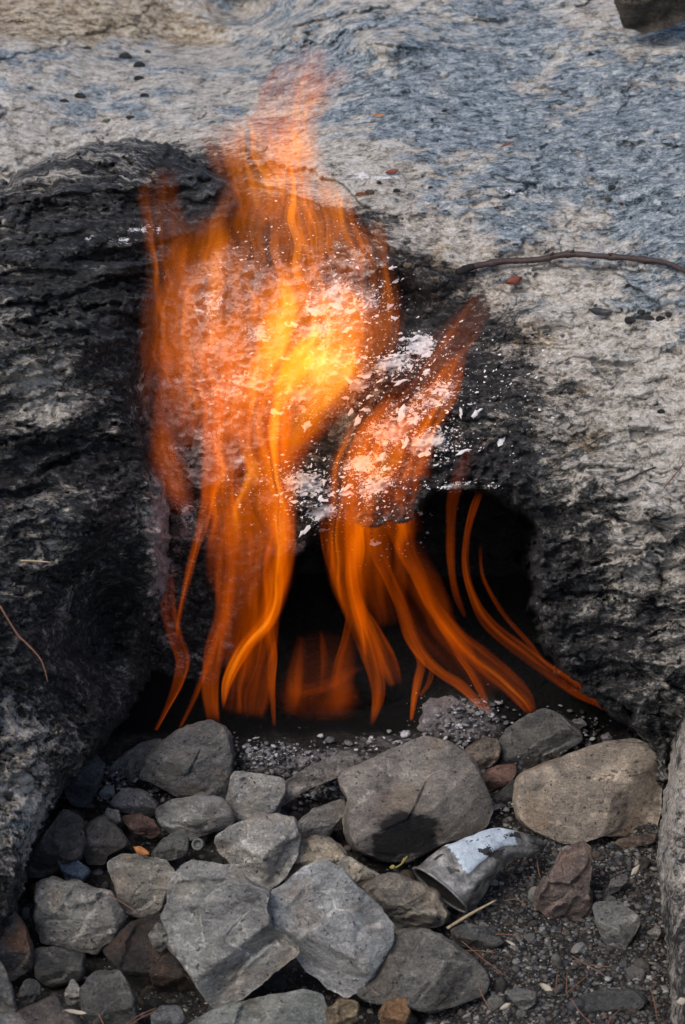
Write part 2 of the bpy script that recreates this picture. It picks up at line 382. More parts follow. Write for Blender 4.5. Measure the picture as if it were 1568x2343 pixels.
def relief(name, x0, x1, y0, y1, step, fn, mat, keep=None, margin=False):
    xs = np.arange(x0, x1 + step, step); ys = np.arange(y0, y1 + step, step)
    if margin:                                               # coarser rock carrying on beyond the frame
        far = np.cumsum(np.linspace(step * 2, step * 9, 36))
        xs = np.concatenate([xs[0] - far[::-1], xs, xs[-1] + far]); ys = np.concatenate([ys[0] - far[::-1], ys])
    X, Y = np.meshgrid(xs, ys); sh = X.shape; x = X.ravel(); y = Y.ravel()
    d, attrs, wx, wy = fn(x, y)
    v = place(x + wx, y + wy, d)
    idx = np.arange(x.size).reshape(sh)
    f = np.stack([idx[:-1, :-1], idx[1:, :-1], idx[1:, 1:], idx[:-1, 1:]], -1).reshape(-1, 4)
    if keep is not None:
        kv = keep(x, y); f = f[kv[f].any(1)]
        used = np.zeros(x.size, bool); used[f] = True; remap = np.cumsum(used) - 1
        v = v[used]; f = remap[f]; attrs = {k: a[used] for k, a in attrs.items()}
    return link(name, v, f, mat, attrs=attrs)

def crags(x, y, tilt, stretch, seed):
    """layered flaky relief, in metres, + towards the viewer"""
    c, s = math.cos(tilt), math.sin(tilt)
    u = (x * c - y * s); v = (x * s + y * c)
    wq = fbm(np.stack([u / 150, v / 110, np.full_like(u, seed)], 1), 3)
    v2 = v + 35 * wq
    p = lambda k, st: np.stack([u / k / st, v2 / k, np.full_like(u, seed * 1.7)], 1)
    big = fbm(p(170, stretch), 3)
    mid = terrace(fbm(p(60, stretch), 4, 0.55), 6, 3)
    fine = terrace(fbm(p(17, stretch * 0.9), 3, 0.6), 4, 3)
    wr = 14 * fbm(np.stack([u / 40, v / 30, np.full_like(u, seed + 3)], 1), 3, 0.6)
    pl = cells((u + wr) / 95 / stretch, (v2 + wr) / 62, int(seed)); pm = cells((u + wr) / 34 / stretch, (v2 + wr) / 24, int(seed) + 5)
    pf = cells((u + wr) / 15 / stretch, (v2 + 0.6 * wr) / 10, int(seed) + 9)
    ph = cells((u + 2.5 * wr) / 260 / stretch ** 0.5, (v2 + 2.5 * wr) / 150, int(seed) + 17, 0.03)
    md = np.clip(0.75 + 1.5 * fbm(np.stack([u / 130, v / 100, np.full_like(u, seed + 21)], 1), 3), 0.12, 1.7)
    mf = np.clip(0.75 + 1.6 * fbm(np.stack([u / 90, v / 70, np.full_like(u, seed + 27)], 1), 3), 0.1, 1.8)
    pit = np.clip(fbm(np.stack([u / 20, v / 17, np.full_like(u, seed + 31)], 1), 3, 0.6) - 0.22, 0, 1) * 1.6
    return big + 0.5 * ph, md * (0.16 * mid + 0.70 * pl + 0.42 * pm), mf * (0.22 * fine + 0.85 * pf) - pit

def ledges(lines, x, y):
    """broken shelves: rock swelling out above each line and cut back below it"""
    r = np.zeros(x.shape); jn = 14 * fbm(np.stack([x / 45, y * 0 + 3, 0 * x + 61], 1), 4, 0.6); am = 0.7 + 0.9 * fbm(np.stack([x / 60, y / 60, 0 * x + 66], 1), 2)
    for amp, pts in lines:
        P = np.array(pts, float); yl = np.interp(x, P[:, 0], P[:, 1]) + jn
        win = sstep(P[0, 0] - 30, P[0, 0] + 40, x) * (1 - sstep(P[-1, 0] - 40, P[-1, 0] + 30, x)); sg = y - yl
        r = r + win * amp * np.clip(am, 0.1, 2) * np.where(sg < 0, np.exp(np.minimum(sg, 0) / 45), 1.0 - 1.7 * sstep(0, 5, sg)) * np.where(sg < 0, 1, np.exp(-np.maximum(sg, 0) / 30))
    return r
LEDGE_L = [(.016,[(-50,880),(120,850),(250,800)]),(.022,[(80,1075),(220,1010),(335,975)]),(.014,[(-50,1010),(100,985),(200,1000)]),(.016,[(150,590),(300,560),(430,540)]),(.012,[(0,470),(150,440),(320,430),(450,430)]),
           (.016,[(-50,1330),(100,1300),(220,1270)]),(.014,[(0,740),(150,700),(280,690)]),(.015,[(-50,1560),(80,1530),(180,1560)]),(.014,[(-50,640),(60,610),(170,620)]),(.014,[(20,1700),(120,1680),(230,1650)]),(.012,[(200,890),(270,870),(330,850)])]
LEDGE_A = [(.014,[(1180,1170),(1330,1150),(1450,1130)]),(.016,[(1280,1330),(1400,1290),(1500,1300)]),(.018,[(1250,1440),(1350,1420),(1480,1440)]),(.016,[(1290,1530),(1400,1510),(1530,1520)]),(.014,[(1450,1190),(1580,1210)]),
           (.014,[(560,410),(640,430),(760,480),(930,585)]),(.012,[(380,880),(500,870),(620,900)]),(.012,[(980,1112),(1160,1118)]),(.010,[(1050,50),(1200,40)]),(.012,[(830,95),(980,110)]),(.008,[(1420,320),(1568,330)]),(.008,[(1260,600),(1500,620)]),
           (.012,[(600,75),(760,35),(900,10)]),(.007,[(1100,390),(1250,430),(1350,420)]),(.012,[(1350,1630),(1500,1610)]),(.014,[(1480,1390),(1600,1370)])]
SOOT_A = ["0012210000000","0000000000000","0000000000000","0007830000000","3338897410000","3322333951000","3322222995210","3322235787421","3333477788532",
          "3334777889643","3335887999754","3336899999765","9999999999876","9999999999876","9999999999876","9999999999876"]
BLUE_A = ["1122455555444","5543456666666","3444456777677","2222221367787","2222222246566","1111111123345","1111111112223","0000000011122","0000000011011",
          "0000000000011","0000000000000"]
PINK_A = ["0000000000000","0000000000000","0000000000000","0003200000000","0006653000000","0008876100000","0008877200000","0008874530000","0008754565100",
          "0008853540000","0007521000000","0005200000000","0003000000000"]
TAN_BLOBS = [(1220,780,120,50,10,0.6),(1300,900,90,60,20,0.55),(1330,1010,110,60,20,0.6),(1400,1300,130,160,0,0.45),(1330,1480,120,150,0,0.5),(1450,1600,120,120,0,0.4),(1000,560,120,60,-20,0.45),(120,40,420,75,0,1.0),(430,80,120,40,0,0.9),(990,610,45,60,20,0.75),(1050,650,60,25,0,0.65),(1190,1010,120,45,25,0.6),(1260,1080,150,40,20,0.45),(640,430,140,40,-30,0.5),(860,520,90,50,-35,0.55),(1250,1230,70,60,0,0.5),(1265,1400,60,120,0,0.45),(1330,1560,80,60,30,0.45),(1430,1450,90,110,0,0.3),(1100,720,90,40,20,0.5)]
ASH_BLOBS = [(760,690,80,45,20,0.62),(840,700,35,22,0,0.6),(755,835,60,50,0,0.95),(730,760,70,30,20,0.6),(700,900,90,25,8,0.62),(820,880,45,18,15,0.6),(900,830,80,28,25,0.6),(960,790,45,30,20,0.6),
             (900,980,90,45,28,0.55),(980,1010,60,30,15,0.65),(860,1110,60,40,30,0.55),(830,1060,60,30,20,0.6),(700,1110,70,40,-10,0.6),(740,1170,35,25,0,0.65),(790,1235,30,12,15,0.7),(690,1260,30,25,30,0.55),
             (540,1050,40,12,0,0.55),(1000,900,70,40,25,0.5),(350,525,30,12,0,0.7),(1060,1115,80,10,0,0.5),(540,880,150,45,5,0.50),(600,760,70,40,10,0.46),(470,1000,60,25,10,0.45),(400,880,90,25,0,0.4),(480,700,60,70,0,0.38),(430,1030,60,40,0,0.35),
             (430,1180,40,50,0,0.42),(860,405,120,9,0,0.48),(1180,440,130,8,-14,0.42),(820,400,60,10,0,0.45)]

def slope_fn(x, y):
    d = slope_d0(x, y)
    b, m, f = crags(x, y, 0.10, 2.0, 3.1)
    pk = grid_mask(PINK_A, x, y)
    lum = fbm(np.stack([x / 46, y / 38, 0 * x], 1), 4, 0.55, ridged=True)      # lumpy baked face
    lum2 = fbm(np.stack([x / 13, y / 10, 0 * x + 5], 1), 3, 0.6)
    upper = 1 - sstep(560, 800, y + 0.0 * x)
    right = sstep(1150, 1350, x) * sstep(800, 1100, y)
    amp_b = 0.013 + 0.012 * upper + 0.020 * right
    low_r = sstep(1150, 1300, x) * sstep(1050, 1350, y)
    amp_m = 0.015 - 0.006 * upper + 0.006 * right + 0.024 * low_r; amp_f = 0.0050 + 0.0005 * upper + 0.001 * right + 0.006 * low_r
    rel = amp_b * b + amp_m * m + amp_f * f + pk * (0.026 * lum + 0.005 * lum2)
    rel = rel + ledges(LEDGE_A, x, y)
    sooty = grid_mask(SOOT_A, x, y)
    jag = fbm(np.stack([x / 60, y / 60, 0 * x + 9], 1), 5, 0.65) * 34 + 40 * fbm(np.stack([x / 130, y / 110, 0 * x + 71], 1), 2)
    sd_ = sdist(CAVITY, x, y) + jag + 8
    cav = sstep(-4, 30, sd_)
    rel = rel + np.exp(-((sd_ + 24) / 24) ** 2) * (0.006 + 0.020 * lum + 0.006 * lum2) * sstep(900, 1150, x)
    back = 3.27 - (1650 - y) * KPX * 3 * 0.10
    d = d - rel
    d = d * (1 - cav) + (back - 0.5 * rel) * cav
    # black notch between the two fires, and the small hollow under the charred knob
    d += 0.035 * blobs([(765,960,45,60,0,1),(930,690,40,55,20,0.9),(540,470,30,30,0,0.9),(600,1200,40,60,0,0.5)], x, y)
    d -= blobs([(770,40,90,60,0,0.03),(690,60,70,30,20,0.05),(880,105,90,30,-10,0.05),(1180,560,120,30,0,0.015),(1230,730,60,20,0,0.02),(990,650,35,40,0,0.02)], x, y)
    d += blobs([(420,100,180,50,0,0.05),(560,20,80,40,0,0.07)], x, y)
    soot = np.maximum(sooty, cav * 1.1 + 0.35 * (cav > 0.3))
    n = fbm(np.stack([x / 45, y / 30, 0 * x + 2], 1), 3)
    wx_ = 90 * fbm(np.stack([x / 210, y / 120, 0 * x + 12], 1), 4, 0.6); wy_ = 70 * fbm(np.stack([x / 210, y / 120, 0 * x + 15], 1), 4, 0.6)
    soot = np.maximum(soot * 0.35 + 0.65 * grid_mask(SOOT_A, x + 0.5 * wx_, y + 0.5 * wy_), cav * 1.3)  # inside the hollow this carries painted shade as well as soot
    attrs = dict(soot=soot, blue=grid_mask(BLUE_A, x + wx_, y + wy_), tan=blobs(TAN_BLOBS, x, y), soot_shade=cav, pink=pk * (1 - cav), ash=1.5 * blobs(ASH_BLOBS, x, y) * (1 - 0.9 * cav),
                 rel=np.clip(m * 0.7 + f * 0.8, -1, 1))
    w = 7 * fbm(np.stack([x / 22, y / 22, 0 * x + 4], 1), 3, 0.6)
    return d, attrs, w, 5 * n
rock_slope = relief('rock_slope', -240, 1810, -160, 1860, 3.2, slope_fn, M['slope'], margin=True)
tag(rock_slope, 'pale blue grey schist hillside scorched black round the burning hollow', None, None, 'structure')

LEFT = [(-400,560),(-100,470),(0,425),(100,372),(200,338),(300,322),(380,335),(450,370),(520,410),(556,440),(560,500),(515,545),(430,560),(385,620),(372,700),(362,760),(340,830),
        (322,900),(330,960),(345,1040),(375,1110),(388,1180),(382,1300),(372,1380),(335,1460),(335,1560),(290,1640),(225,1720),(150,1790),(112,1850),(68,1930),(50,2060),(25,2120),(-30,2180),(-400,2300)]
left_d0 = tps([(-300,550,2.98),(0,450,2.99),(200,370,3.03),(400,390,3.08),(520,450,3.04),(-300,800,2.80),(150,600,2.90),(300,560,2.95),(450,520,3.0),(350,700,2.95),(0,800,2.83),(200,850,2.85),(330,900,2.93),
   (-300,1200,2.74),(0,1050,2.82),(150,1050,2.85),(320,1050,2.91),(0,1250,2.77),(200,1200,2.81),(370,1200,2.93),(250,1400,3.02),(230,1500,2.99),(280,1330,2.97),(350,1300,2.91),(350,1430,2.95),(100,1450,2.80),(0,1500,2.76),
   (0,1750,2.74),(180,1680,2.86),(300,1600,2.97),(60,1950,2.76),(0,2150,2.72),(-300,2000,2.65),(150,1560,2.84),(90,1640,2.80)])
SOOT_L = ["22222","22222","33344","44578","69988","68987","56888","55766","67765","76665","66666","87866","67665","55885","45775","55765","66666","66666"]
def left_fn(x, y):
    d = left_d0(x, y)
    low = sstep(1400, 1650, y)
    b, m, f = crags(x, y, 0.16, 2.6, 8.3)
    b2, m2, f2 = crags(x, y, -0.5, 1.1, 5.3)
    lum = fbm(np.stack([x / 30, y / 26, 0 * x + 3], 1), 4, 0.6, ridged=True)
    edge = blobs([(375,1200,40,250,0,1),(340,1450,30,120,0,1),(300,1000,60,200,0,0.6)], x, y)
    rel = (0.034 * b + 0.040 * m + 0.010 * f) * (1 - low) + (0.030 * b2 + 0.036 * m2 + 0.010 * f2) * low + edge * 0.020 * lum + ledges(LEDGE_L, x, y)
    jag = fbm(np.stack([x / 40, y / 40, 0 * x + 19], 1), 5, 0.65) * 26
    s = sdist(LEFT, x, y) + jag
    d = d - rel * sstep(-5, 40, s) + 0.045 * (1 - sstep(0, 38, s)) ** 2
    d = np.where(s < 0, np.minimum(d + 0.02 * -s, 3.6), d)
    soot = grid_mask(SOOT_L, x, y, dx=130, dy=130)
    soot = np.maximum(soot, blobs([(255,1400,85,150,0,1.2),(230,1520,60,60,0,1.0),(260,600,170,70,0,1.05),(60,590,120,50,0,0.9),(310,640,60,110,0,0.8)], x, y))
    soot = soot - blobs([(375,1220,38,170,0,0.75),(355,1330,30,70,0,0.4),(270,960,90,30,20,0.35),(300,1010,40,30,0,0.3),(60,1170,160,60,10,0.35),(60,1650,90,90,0,0.3),(100,1400,90,110,0,0.25),(200,910,160,50,15,0.3),(80,860,120,40,10,0.25),(60,1850,80,120,0,0.3),(330,880,40,40,0,0.3)], x, y)
    attrs = dict(soot=soot + 0.13, blue=np.full(x.shape, 0.36), tan=blobs([(120,640,200,60,10,0.4),(60,850,160,60,10,0.45),(80,760,120,50,0,0.4),(200,1700,150,150,0,0.25)], x, y),
                 pink=blobs([(370,1250,50,200,0,0.8),(330,1560,50,150,0,0.7),(330,900,60,130,0,0.35)], x, y),
                 ash=blobs([(280,550,60,14,-5,0.55),(205,545,30,8,30,0.6),(330,525,60,14,5,0.6),(380,630,30,18,0,0.45)], x, y), rel=np.clip(m * 0.7 + f, -1, 1))
    w = 8 * fbm(np.stack([x / 20, y / 20, 0 * x + 4], 1), 3, 0.6)
    return d, attrs, w, w * 0.5
left = relief('rock_outcrop', -380, 640, 290, 2300, 4, left_fn, M['charred'], keep=lambda x, y: sdist(LEFT, x, y) > -60)
tag(recenter(left), 'large soot blackened layered rock bulging at the left of the flames', 'rock')

RIGHT = [(1556,1560),(1535,1700),(1530,1760),(1518,1830),(1512,1900),(1506,1960),(1515,2080),(1530,2200),(1540,2342),(1552,2600),(1900,2600),(1900,1480)]
right_d0 = tps([(1560,1600,2.86),(1540,1800,2.83),(1530,1950,2.78),(1530,2200,2.68),(1560,2400,2.60),(1700,1600,2.78),(1800,2000,2.66),(1800,2400,2.54)])
def right_fn(x, y):
    b, m, f = crags(x, y, -0.7, 1.2, 6.6)
    lum = fbm(np.stack([x / 26, y / 22, 0 * x + 33], 1), 4, 0.6)
    jag = fbm(np.stack([x / 35, y / 35, 0 * x + 29], 1), 4, 0.6) * 10
    s = sdist(RIGHT, x, y) + jag
    d = right_d0(x, y) - (0.012 * b + 0.018 * m + 0.009 * f + 0.012 * lum) * sstep(-5, 30, s) + 0.07 * (1 - sstep(0, 45, s)) ** 2
    d = np.where(s < 0, np.minimum(d + 0.02 * -s, 3.3), d)
    soot = 0.36 + 0.26 * sstep(1900, 2150, y) + 0.2 * (1 - sstep(1600, 1720, y))
    z = np.zeros(x.shape)
    w = 6 * fbm(np.stack([x / 18, y / 18, 0 * x + 4], 1), 3, 0.6)
    return d, dict(soot=soot, blue=z + 0.3, tan=z + 0.05, pink=z + 0.3, ash=z, rel=np.clip(m + f, -1, 1)), w, w
right = relief('rock_outcrop', 1470, 1880, 1480, 2560, 4, right_fn, M['rough'], keep=lambda x, y: sdist(RIGHT, x, y) > -60)
tag(recenter(right), 'pale rough rock edge standing close at the lower right', 'rock')

def ground_fn(x, y):
    d = ground_d(y)
    b = fbm(np.stack([x / 120, y / 80, 0 * x + 50], 1), 3); f = fbm(np.stack([x / 16, y / 12, 0 * x + 51], 1), 4, 0.65)
    pile = sstep(1720, 1820, y) * (1 - sstep(900, 1120, x - 0.25 * (y - 2000)))
    d = d + 0.035 * pile - 0.012 * b - 0.007 * f - blobs([(760,1730,250,50,0,0.03),(1060,1640,110,60,0,0.05)], x, y) + blobs([(800,1640,260,50,0,0.05)], x, y)
    ash = blobs([(700,1740,260,50,0,0.75),(900,1700,200,40,0,0.6),(1060,1640,110,60,0,0.9),(760,1800,120,40,0,0.8),(1300,1690,80,40,0,0.4),(260,1780,160,50,0,0.5)], x, y)
    soot = (1 - sstep(1650, 1715, y + 25 * b + 14 * f)) * (1 - 0.9 * blobs([(1060,1640,110,70,0,1)], x, y))  # floor of the hollow painted black: soot along with its shade
    return d, dict(ash=ash, soot=soot), 5 * f, 4 * f
ground = relief('ground', -350, 1900, 1220, 2560, 4, ground_fn, M['soil'])
tag(ground, 'sooty soil and ash floor beneath the loose stones', None, None, 'structure')

# ------------------------------------------------------------------ loose stones
def stone_mesh(name, poly, depth, thick=0.5, planes=None, seed=0, n=96, rough=1.0, bevel=1.0, soot=None, ash=None, back=0.85):
    """a broken stone: outline in the frame, faceted front, rounded back"""
    r_ = np.random.default_rng(seed)
    P = np.array(poly, float); s = KPX * depth
    A = np.roll(P, -1, 0); cr = P[:, 0] * A[:, 1] - A[:, 0] * P[:, 1]
    cen = ((P + A) * cr[:, None]).sum(0) / (3 * cr.sum())
    Q = (P - cen) * [1, -1]                                  # y up
    th = np.linspace(0, 2 * np.pi, n, endpoint=False); D = np.stack([np.cos(th), np.sin(th)], 1)
    rad = np.zeros(n)
    for k in range(len(Q)):
        a = Q[k]; e = Q[(k + 1) % len(Q)] - a
        den = D[:, 0] * e[1] - D[:, 1] * e[0]
        with np.errstate(divide='ignore', invalid='ignore'):
            t = (a[0] * e[1] - a[1] * e[0]) / den; q = (a[0] * D[:, 1] - a[1] * D[:, 0]) / den
        ok = (t > 0) & (q >= -1e-6) & (q <= 1 + 1e-6)
        rad = np.where(ok & (t > rad), t, rad)
    rad = np.where(rad <= 0, np.median(rad[rad > 0]) if (rad > 0).any() else 30, rad)
    rad = (np.roll(rad, 1) + 4 * rad + np.roll(rad, -1)) / 6
    R = rad.mean()
    rad = rad * (1 + 0.035 * rough * perlin(np.stack([D[:, 0] * 3.5 + seed, D[:, 1] * 3.5, np.full(n, seed * 0.7)], 1)) + 0.02 * rough * perlin(np.stack([D[:, 0] * 11 + seed, D[:, 1] * 11, np.full(n, seed * 0.3)], 1)))
    nf = max(8, n // 4); nb = max(4, n // 10)
    tf = 1 - np.linspace(0, 1, nf + 1)[1:] ** 1.25           # rings from rim to centre (exclusive of rim)
    T = np.concatenate([[1.0], tf[:-1]])
    xf = T[:, None] * rad * D[:, 0]; yf = T[:, None] * rad * D[:, 1]
    x = np.append(xf.ravel(), 0); y = np.append(yf.ravel(), 0); t = np.append(np.repeat(T, n), 0)
    h = np.full(x.shape, 1e9); Hm = thick * R
    K = 7
    ph0 = r_.uniform(0, 2 * np.pi)
    for k in range(K):
        ph = ph0 + 2 * np.pi * k / K + r_.uniform(-0.3, 0.3); dv = np.array([math.cos(ph), math.sin(ph)])
        sup = (Q @ dv).max(); sl = r_.uniform(0.9, 3.2) * bevel * (0.7 + thick)
        h = np.minimum(h, 0.06 * R + sl * np.maximum(sup - x * dv[0] - y * dv[1], 0))
    if planes is None:
        a = r_.uniform(-0.2, 0.2); b = r_.uniform(0.15, 0.45); yc = r_.uniform(-0.45, -0.15)
        planes = [(a, -b, 1.0 + b * yc), (r_.uniform(-0.3, 0.3), r_.uniform(0.7, 1.3), 1.0 - 1.0 * yc)]
    for gx, gy, c in planes:
        h = np.minimum(h, Hm * c + (gx * x + gy * y))
    h = np.minimum(h, (1 - t) * 4.5 * R * bevel)
    h = np.maximum(h, -0.15 * R)
    nz = fbm(np.stack([x / R * 1.6 + seed, y / R * 1.6, h / R * 1.6 + seed * 3.3], 1), 3)
    nm = terrace(fbm(np.stack([x / 26 + seed, y / 26 - seed, h / 26], 1), 4, 0.6), 5, 3)
    ww = 10 * nz
    fc = cells((x * 0.8 + y * 0.6 + ww) / (0.95 * R) + seed, (y * 0.8 - x * 0.6 + ww) / (0.6 * R), int(seed)); fd = cells((x + ww) / 17 + seed, (y + ww) / 12, int(seed) + 3)
    h = h + rough * (0.06 * R * nz + 2.8 * nm + 0.17 * R * fc + 3.0 * fd) * np.clip((1 - t) * 5, 0, 1)
    lat = rough * 2.2 * perlin(np.stack([x / 14 + seed, y / 14, h / 14], 1))
    xx = x + lat * np.append(np.tile(D[:, 0], len(T)), 0); yy = y + lat * np.append(np.tile(D[:, 1], len(T)), 0)
    # back
    TB = np.cos(np.linspace(0, np.pi / 2, nb + 1))[1:]; TB[-1] = 0
    xb = (TB[:-1, None] * rad * D[:, 0]).ravel(); yb = (TB[:-1, None] * rad * D[:, 1]).ravel()
    hb = -np.repeat(np.sqrt(1 - TB[:-1] ** 2), n) * R * back
    X = np.concatenate([xx, xb, [0]]); Y = np.concatenate([yy, yb, [0]]); Z = np.concatenate([h, hb, [-R * back]])
    nF = len(T) * n; cF = nF; b0 = nF + 1; cB = len(X) - 1
    F = []
    ar = np.arange(n); nx = (ar + 1) % n
    for k in range(len(T) - 1):
        F.append(np.stack([k * n + ar, k * n + nx, (k + 1) * n + nx, (k + 1) * n + ar], 1))
    k = len(T) - 1; F.append(np.stack([k * n + ar, k * n + nx, np.full(n, cF), np.full(n, cF)], 1))
    prev = ar
    for k in range(nb - 1):
        cur = b0 + k * n + ar
        F.append(np.stack([prev[nx], prev, cur, cur[nx]], 1)); prev = cur
    F.append(np.stack([prev[nx], prev, np.full(n, cB), np.full(n, cB)], 1))
    F = np.concatenate(F)
    faces = [tuple(q) if q[2] != q[3] else tuple(q[:3]) for q in F.tolist()]
    c0 = place(cen[0], cen[1], depth)
    V = c0 + (X * s)[:, None] * RGT + (Y * s)[:, None] * UPV - (Z * s)[:, None] * FWD
    at = {}
    gx_ = cen[0] + X; gy_ = cen[1] - Y; ft = (Z > -0.05 * R)
    at['soot'] = blobs(soot, gx_, gy_) if soot else np.zeros(len(X))
    at['ash'] = blobs(ash, gx_, gy_) * ft if ash else np.zeros(len(X))
    return V, faces, at

def add_stone(poly, label, colr, name='stone', cat='stone', lift=0.0, rust=0.0, veins=0.0, cracks=0.0, mat='stone', group=None, dy=None, **kw):
    P = np.array(poly, float); P = P.mean(0) + (P - P.mean(0)) * 1.06; poly = P; yb = P[:, 1].max()
    rr = 0.5 * (P.max(0) - P.min(0)).mean()
    depth = ground_d(yb - 0.55 * rr) - 0.012 - lift
    n = int(np.clip(rr * 0.9, 28, 120))
    V, F, at = stone_mesh(name, poly, depth, n=n, seed=kw.pop('seed', int(abs(P[0, 0] * 3 + P[0, 1])) % 997), **kw)
    o = link(name, V, F, M[mat], attrs=at)
    o.color = tuple(min(0.8, q * 1.75 * w_) for q, w_ in zip(colr, (1.0, 0.995, 0.97))) + (1,); o['rust'] = float(rust); o['veins'] = float(veins); o['cracks'] = float(cracks)
    tag(o, label, cat, group)
    return recenter(o)
def Z1(*p): return [(a / 2, 1572 + b / 2) for a, b in p]
def Z2(*p): return [(784 + a / 2, 1572 + b / 2) for a, b in p]

GREY = (0.20, 0.195, 0.19); LGREY = (0.31, 0.30, 0.285); PALE = (0.36, 0.345, 0.325); DARK = (0.085, 0.082, 0.08); BLUE = (0.13, 0.16, 0.20); TAN = (0.29, 0.25, 0.20); BROWN = (0.13, 0.10, 0.085); RED = (0.14, 0.085, 0.07)
add_stone(Z1((650,410),(680,320),(760,240),(850,180),(960,160),(1020,180),(1055,230),(1065,320),(1060,420),(1040,500),(960,500),(880,490),(800,490),(720,440)),
  'dark grey rounded stone rising against the black hollow under the left flames', (0.17,0.165,0.16), rust=0.3, thick=0.6, planes=[(0.15,-0.55,0.95),(-0.45,0.35,1.0),(0.25,0.5,0.95)])
add_stone(Z1((470,400),(560,310),(640,260),(760,230),(700,310),(660,390),(640,450),(540,450)),
  'low grey lump tucked behind the dark rounded stone at left', (0.14,0.14,0.145), lift=-0.03)
add_stone(Z1((1070,390),(1200,400),(1300,420),(1310,470),(1270,580),(1230,592),(1100,610),(1050,560),(1040,510),(1060,430)),
  'pale chipped stone with a white upper edge beside the slanting brown slab', LGREY, planes=[(0.1,-0.5,0.75),(0.35,0.25,0.9)], ash=[(560,1775,30,10,-10,0.6)])
add_stone(Z1((720,560),(780,520),(880,500),(1000,500),(1050,540),(1080,600),(1060,630),(980,660),(870,700),(790,670),(730,620)),
  'grey blunt slab with a dab of white ash on its top edge', (0.24,0.23,0.22), ash=[(480,1824,28,10,0,1.1)], planes=[(0.05,-0.5,0.8),(-0.1,0.7,0.9)])
add_stone(Z1((1300,440),(1400,370),(1560,300),(1630,320),(1600,390),(1500,430),(1400,470),(1310,520),(1280,570),(1290,490)),
  'slanting brownish grey slab with ash crumbs along its rear edge', (0.20,0.18,0.17), planes=[(-0.3,-0.45,0.7),(0.3,0.6,0.8)], ash=[(700,1745,60,10,25,0.7)])
add_stone(Z1((985,690),(1060,640),(1180,590),(1250,585),(1345,600),(1370,680),(1350,790),(1290,880),(1220,935),(1170,910),(1120,860),(1060,800),(1010,760)),
  'pale grey broken stone above the biggest front stones', PALE, planes=[(0.1,-0.3,0.75),(-0.7,0.6,1.1),(0.6,0.8,1.1)], lift=0.02)
add_stone(Z1((690,765),(740,700),(830,645),(862,690),(860,765),(790,790),(720,792)), 'small speckled pointed stone next to the metal ring', (0.17,0.17,0.16))
add_stone(Z1((490,810),(560,770),(650,770),(760,800),(800,860),(770,930),(740,1010),(650,1055),(580,1040),(540,960),(520,880)),
  'beige grey stone with a flat top behind the biggest grey stone', (0.26,0.245,0.22), planes=[(0,-0.75,0.55),(-0.15,0.25,0.85)])
add_stone(Z1((180,900),(240,870),(310,892),(360,890),(430,920),(500,940),(570,1060),(540,1120),(440,1215),(330,1190),(200,1160),(170,1080),(165,980)),
  'rough grey stone with a notched top near the left rock', (0.23,0.22,0.205), planes=[(-0.1,-0.35,0.85),(0.1,0.45,0.8)], rough=1.5)
add_stone(Z1((750,1050),(780,960),(800,860),(880,810),(1000,820),(1080,830),(1130,890),(1230,940),(1220,1010),(1240,1080),(1300,1140),(1365,1210),(1300,1260),(1180,1360),(1020,1470),(960,1440),(900,1350),(830,1240),(790,1190),(770,1100)),
  'biggest grey stone with a jagged outline at the front centre', (0.29,0.28,0.265), planes=[(0.10,-0.28,0.50),(-0.8,0.9,1.25)], lift=0.05, thick=0.55, rough=1.1)
add_stone(Z1((1220,1010),(1250,940),(1330,890),(1400,830),(1490,800),(1568,850),(1640,920),(1720,1000),(1790,1090),(1780,1180),(1720,1280),(1650,1370),(1590,1410),(1500,1370),(1400,1280),(1300,1150),(1230,1060)),
  'large pale blue grey stone crossed by fine cracks leaning on the biggest stone', (0.34,0.34,0.34), planes=[(0.12,-0.22,0.50),(0.5,0.9,1.15),(-0.6,-0.1,1.0)], lift=0.045, cracks=0.5, thick=0.5)
add_stone(Z1((1300,900),(1330,820),(1370,710),(1450,680),(1530,700),(1580,760),(1590,800),(1480,810),(1400,845)), 'tan pitted stone wedged behind the cracked blue grey stone', TAN, rough=1.6)
add_stone(Z1((1355,630),(1430,560),(1568,510),(1595,560),(1530,640),(1495,695),(1400,685)), 'grey wedge stone beside the black stained boulder', GREY)
add_stone(Z1((260,790),(350,788),(420,840),(380,890),(310,892)), 'small slate blue stone behind the notched grey stone', (0.10,0.13,0.18))
add_stone(Z1((100,850),(180,700),(290,560),(370,600),(390,700),(370,780),(280,840),(180,870)), 'dark brown grey slab leaning on the left rock', (0.085,0.078,0.074), lift=0.01)
add_stone(Z1((385,640),(460,590),(560,660),(590,720),(490,770),(480,810),(400,810),(380,720)), 'brown grey stone standing right of the dark leaning slab', (0.13,0.12,0.11))
add_stone(Z1((550,590),(640,578),(710,610),(740,670),(690,692),(610,665)), 'small reddish brown stone left of the ash dabbed slab', RED)
add_stone(Z1((505,525),(570,460),(660,470),(732,540),(700,592),(600,575),(530,565)), 'low purplish grey stone below the dark rounded stone', (0.13,0.125,0.13))
add_stone(Z1((450,490),(480,450),(520,450),(530,490),(490,515)), 'tiny bluish stone in front of the low grey lump', (0.17,0.185,0.21))
add_stone(Z1((470,600),(490,555),(540,560),(560,610),(520,640)), 'small crumbly pale stone left of the reddish brown one', (0.22,0.21,0.19), rough=2)
add_stone(Z1((300,480),(310,360),(360,300),(430,290),(480,370),(450,460),(400,545),(330,535)), 'dark slate stone at the foot of the left rock', (0.075,0.08,0.09))
add_stone(Z1((-60,1010),(40,1000),(110,1080),(150,1180),(150,1280),(60,1340),(-60,1330)), 'dark stone with a rusty red edge at the left border', (0.10,0.095,0.095), rust=0.8)
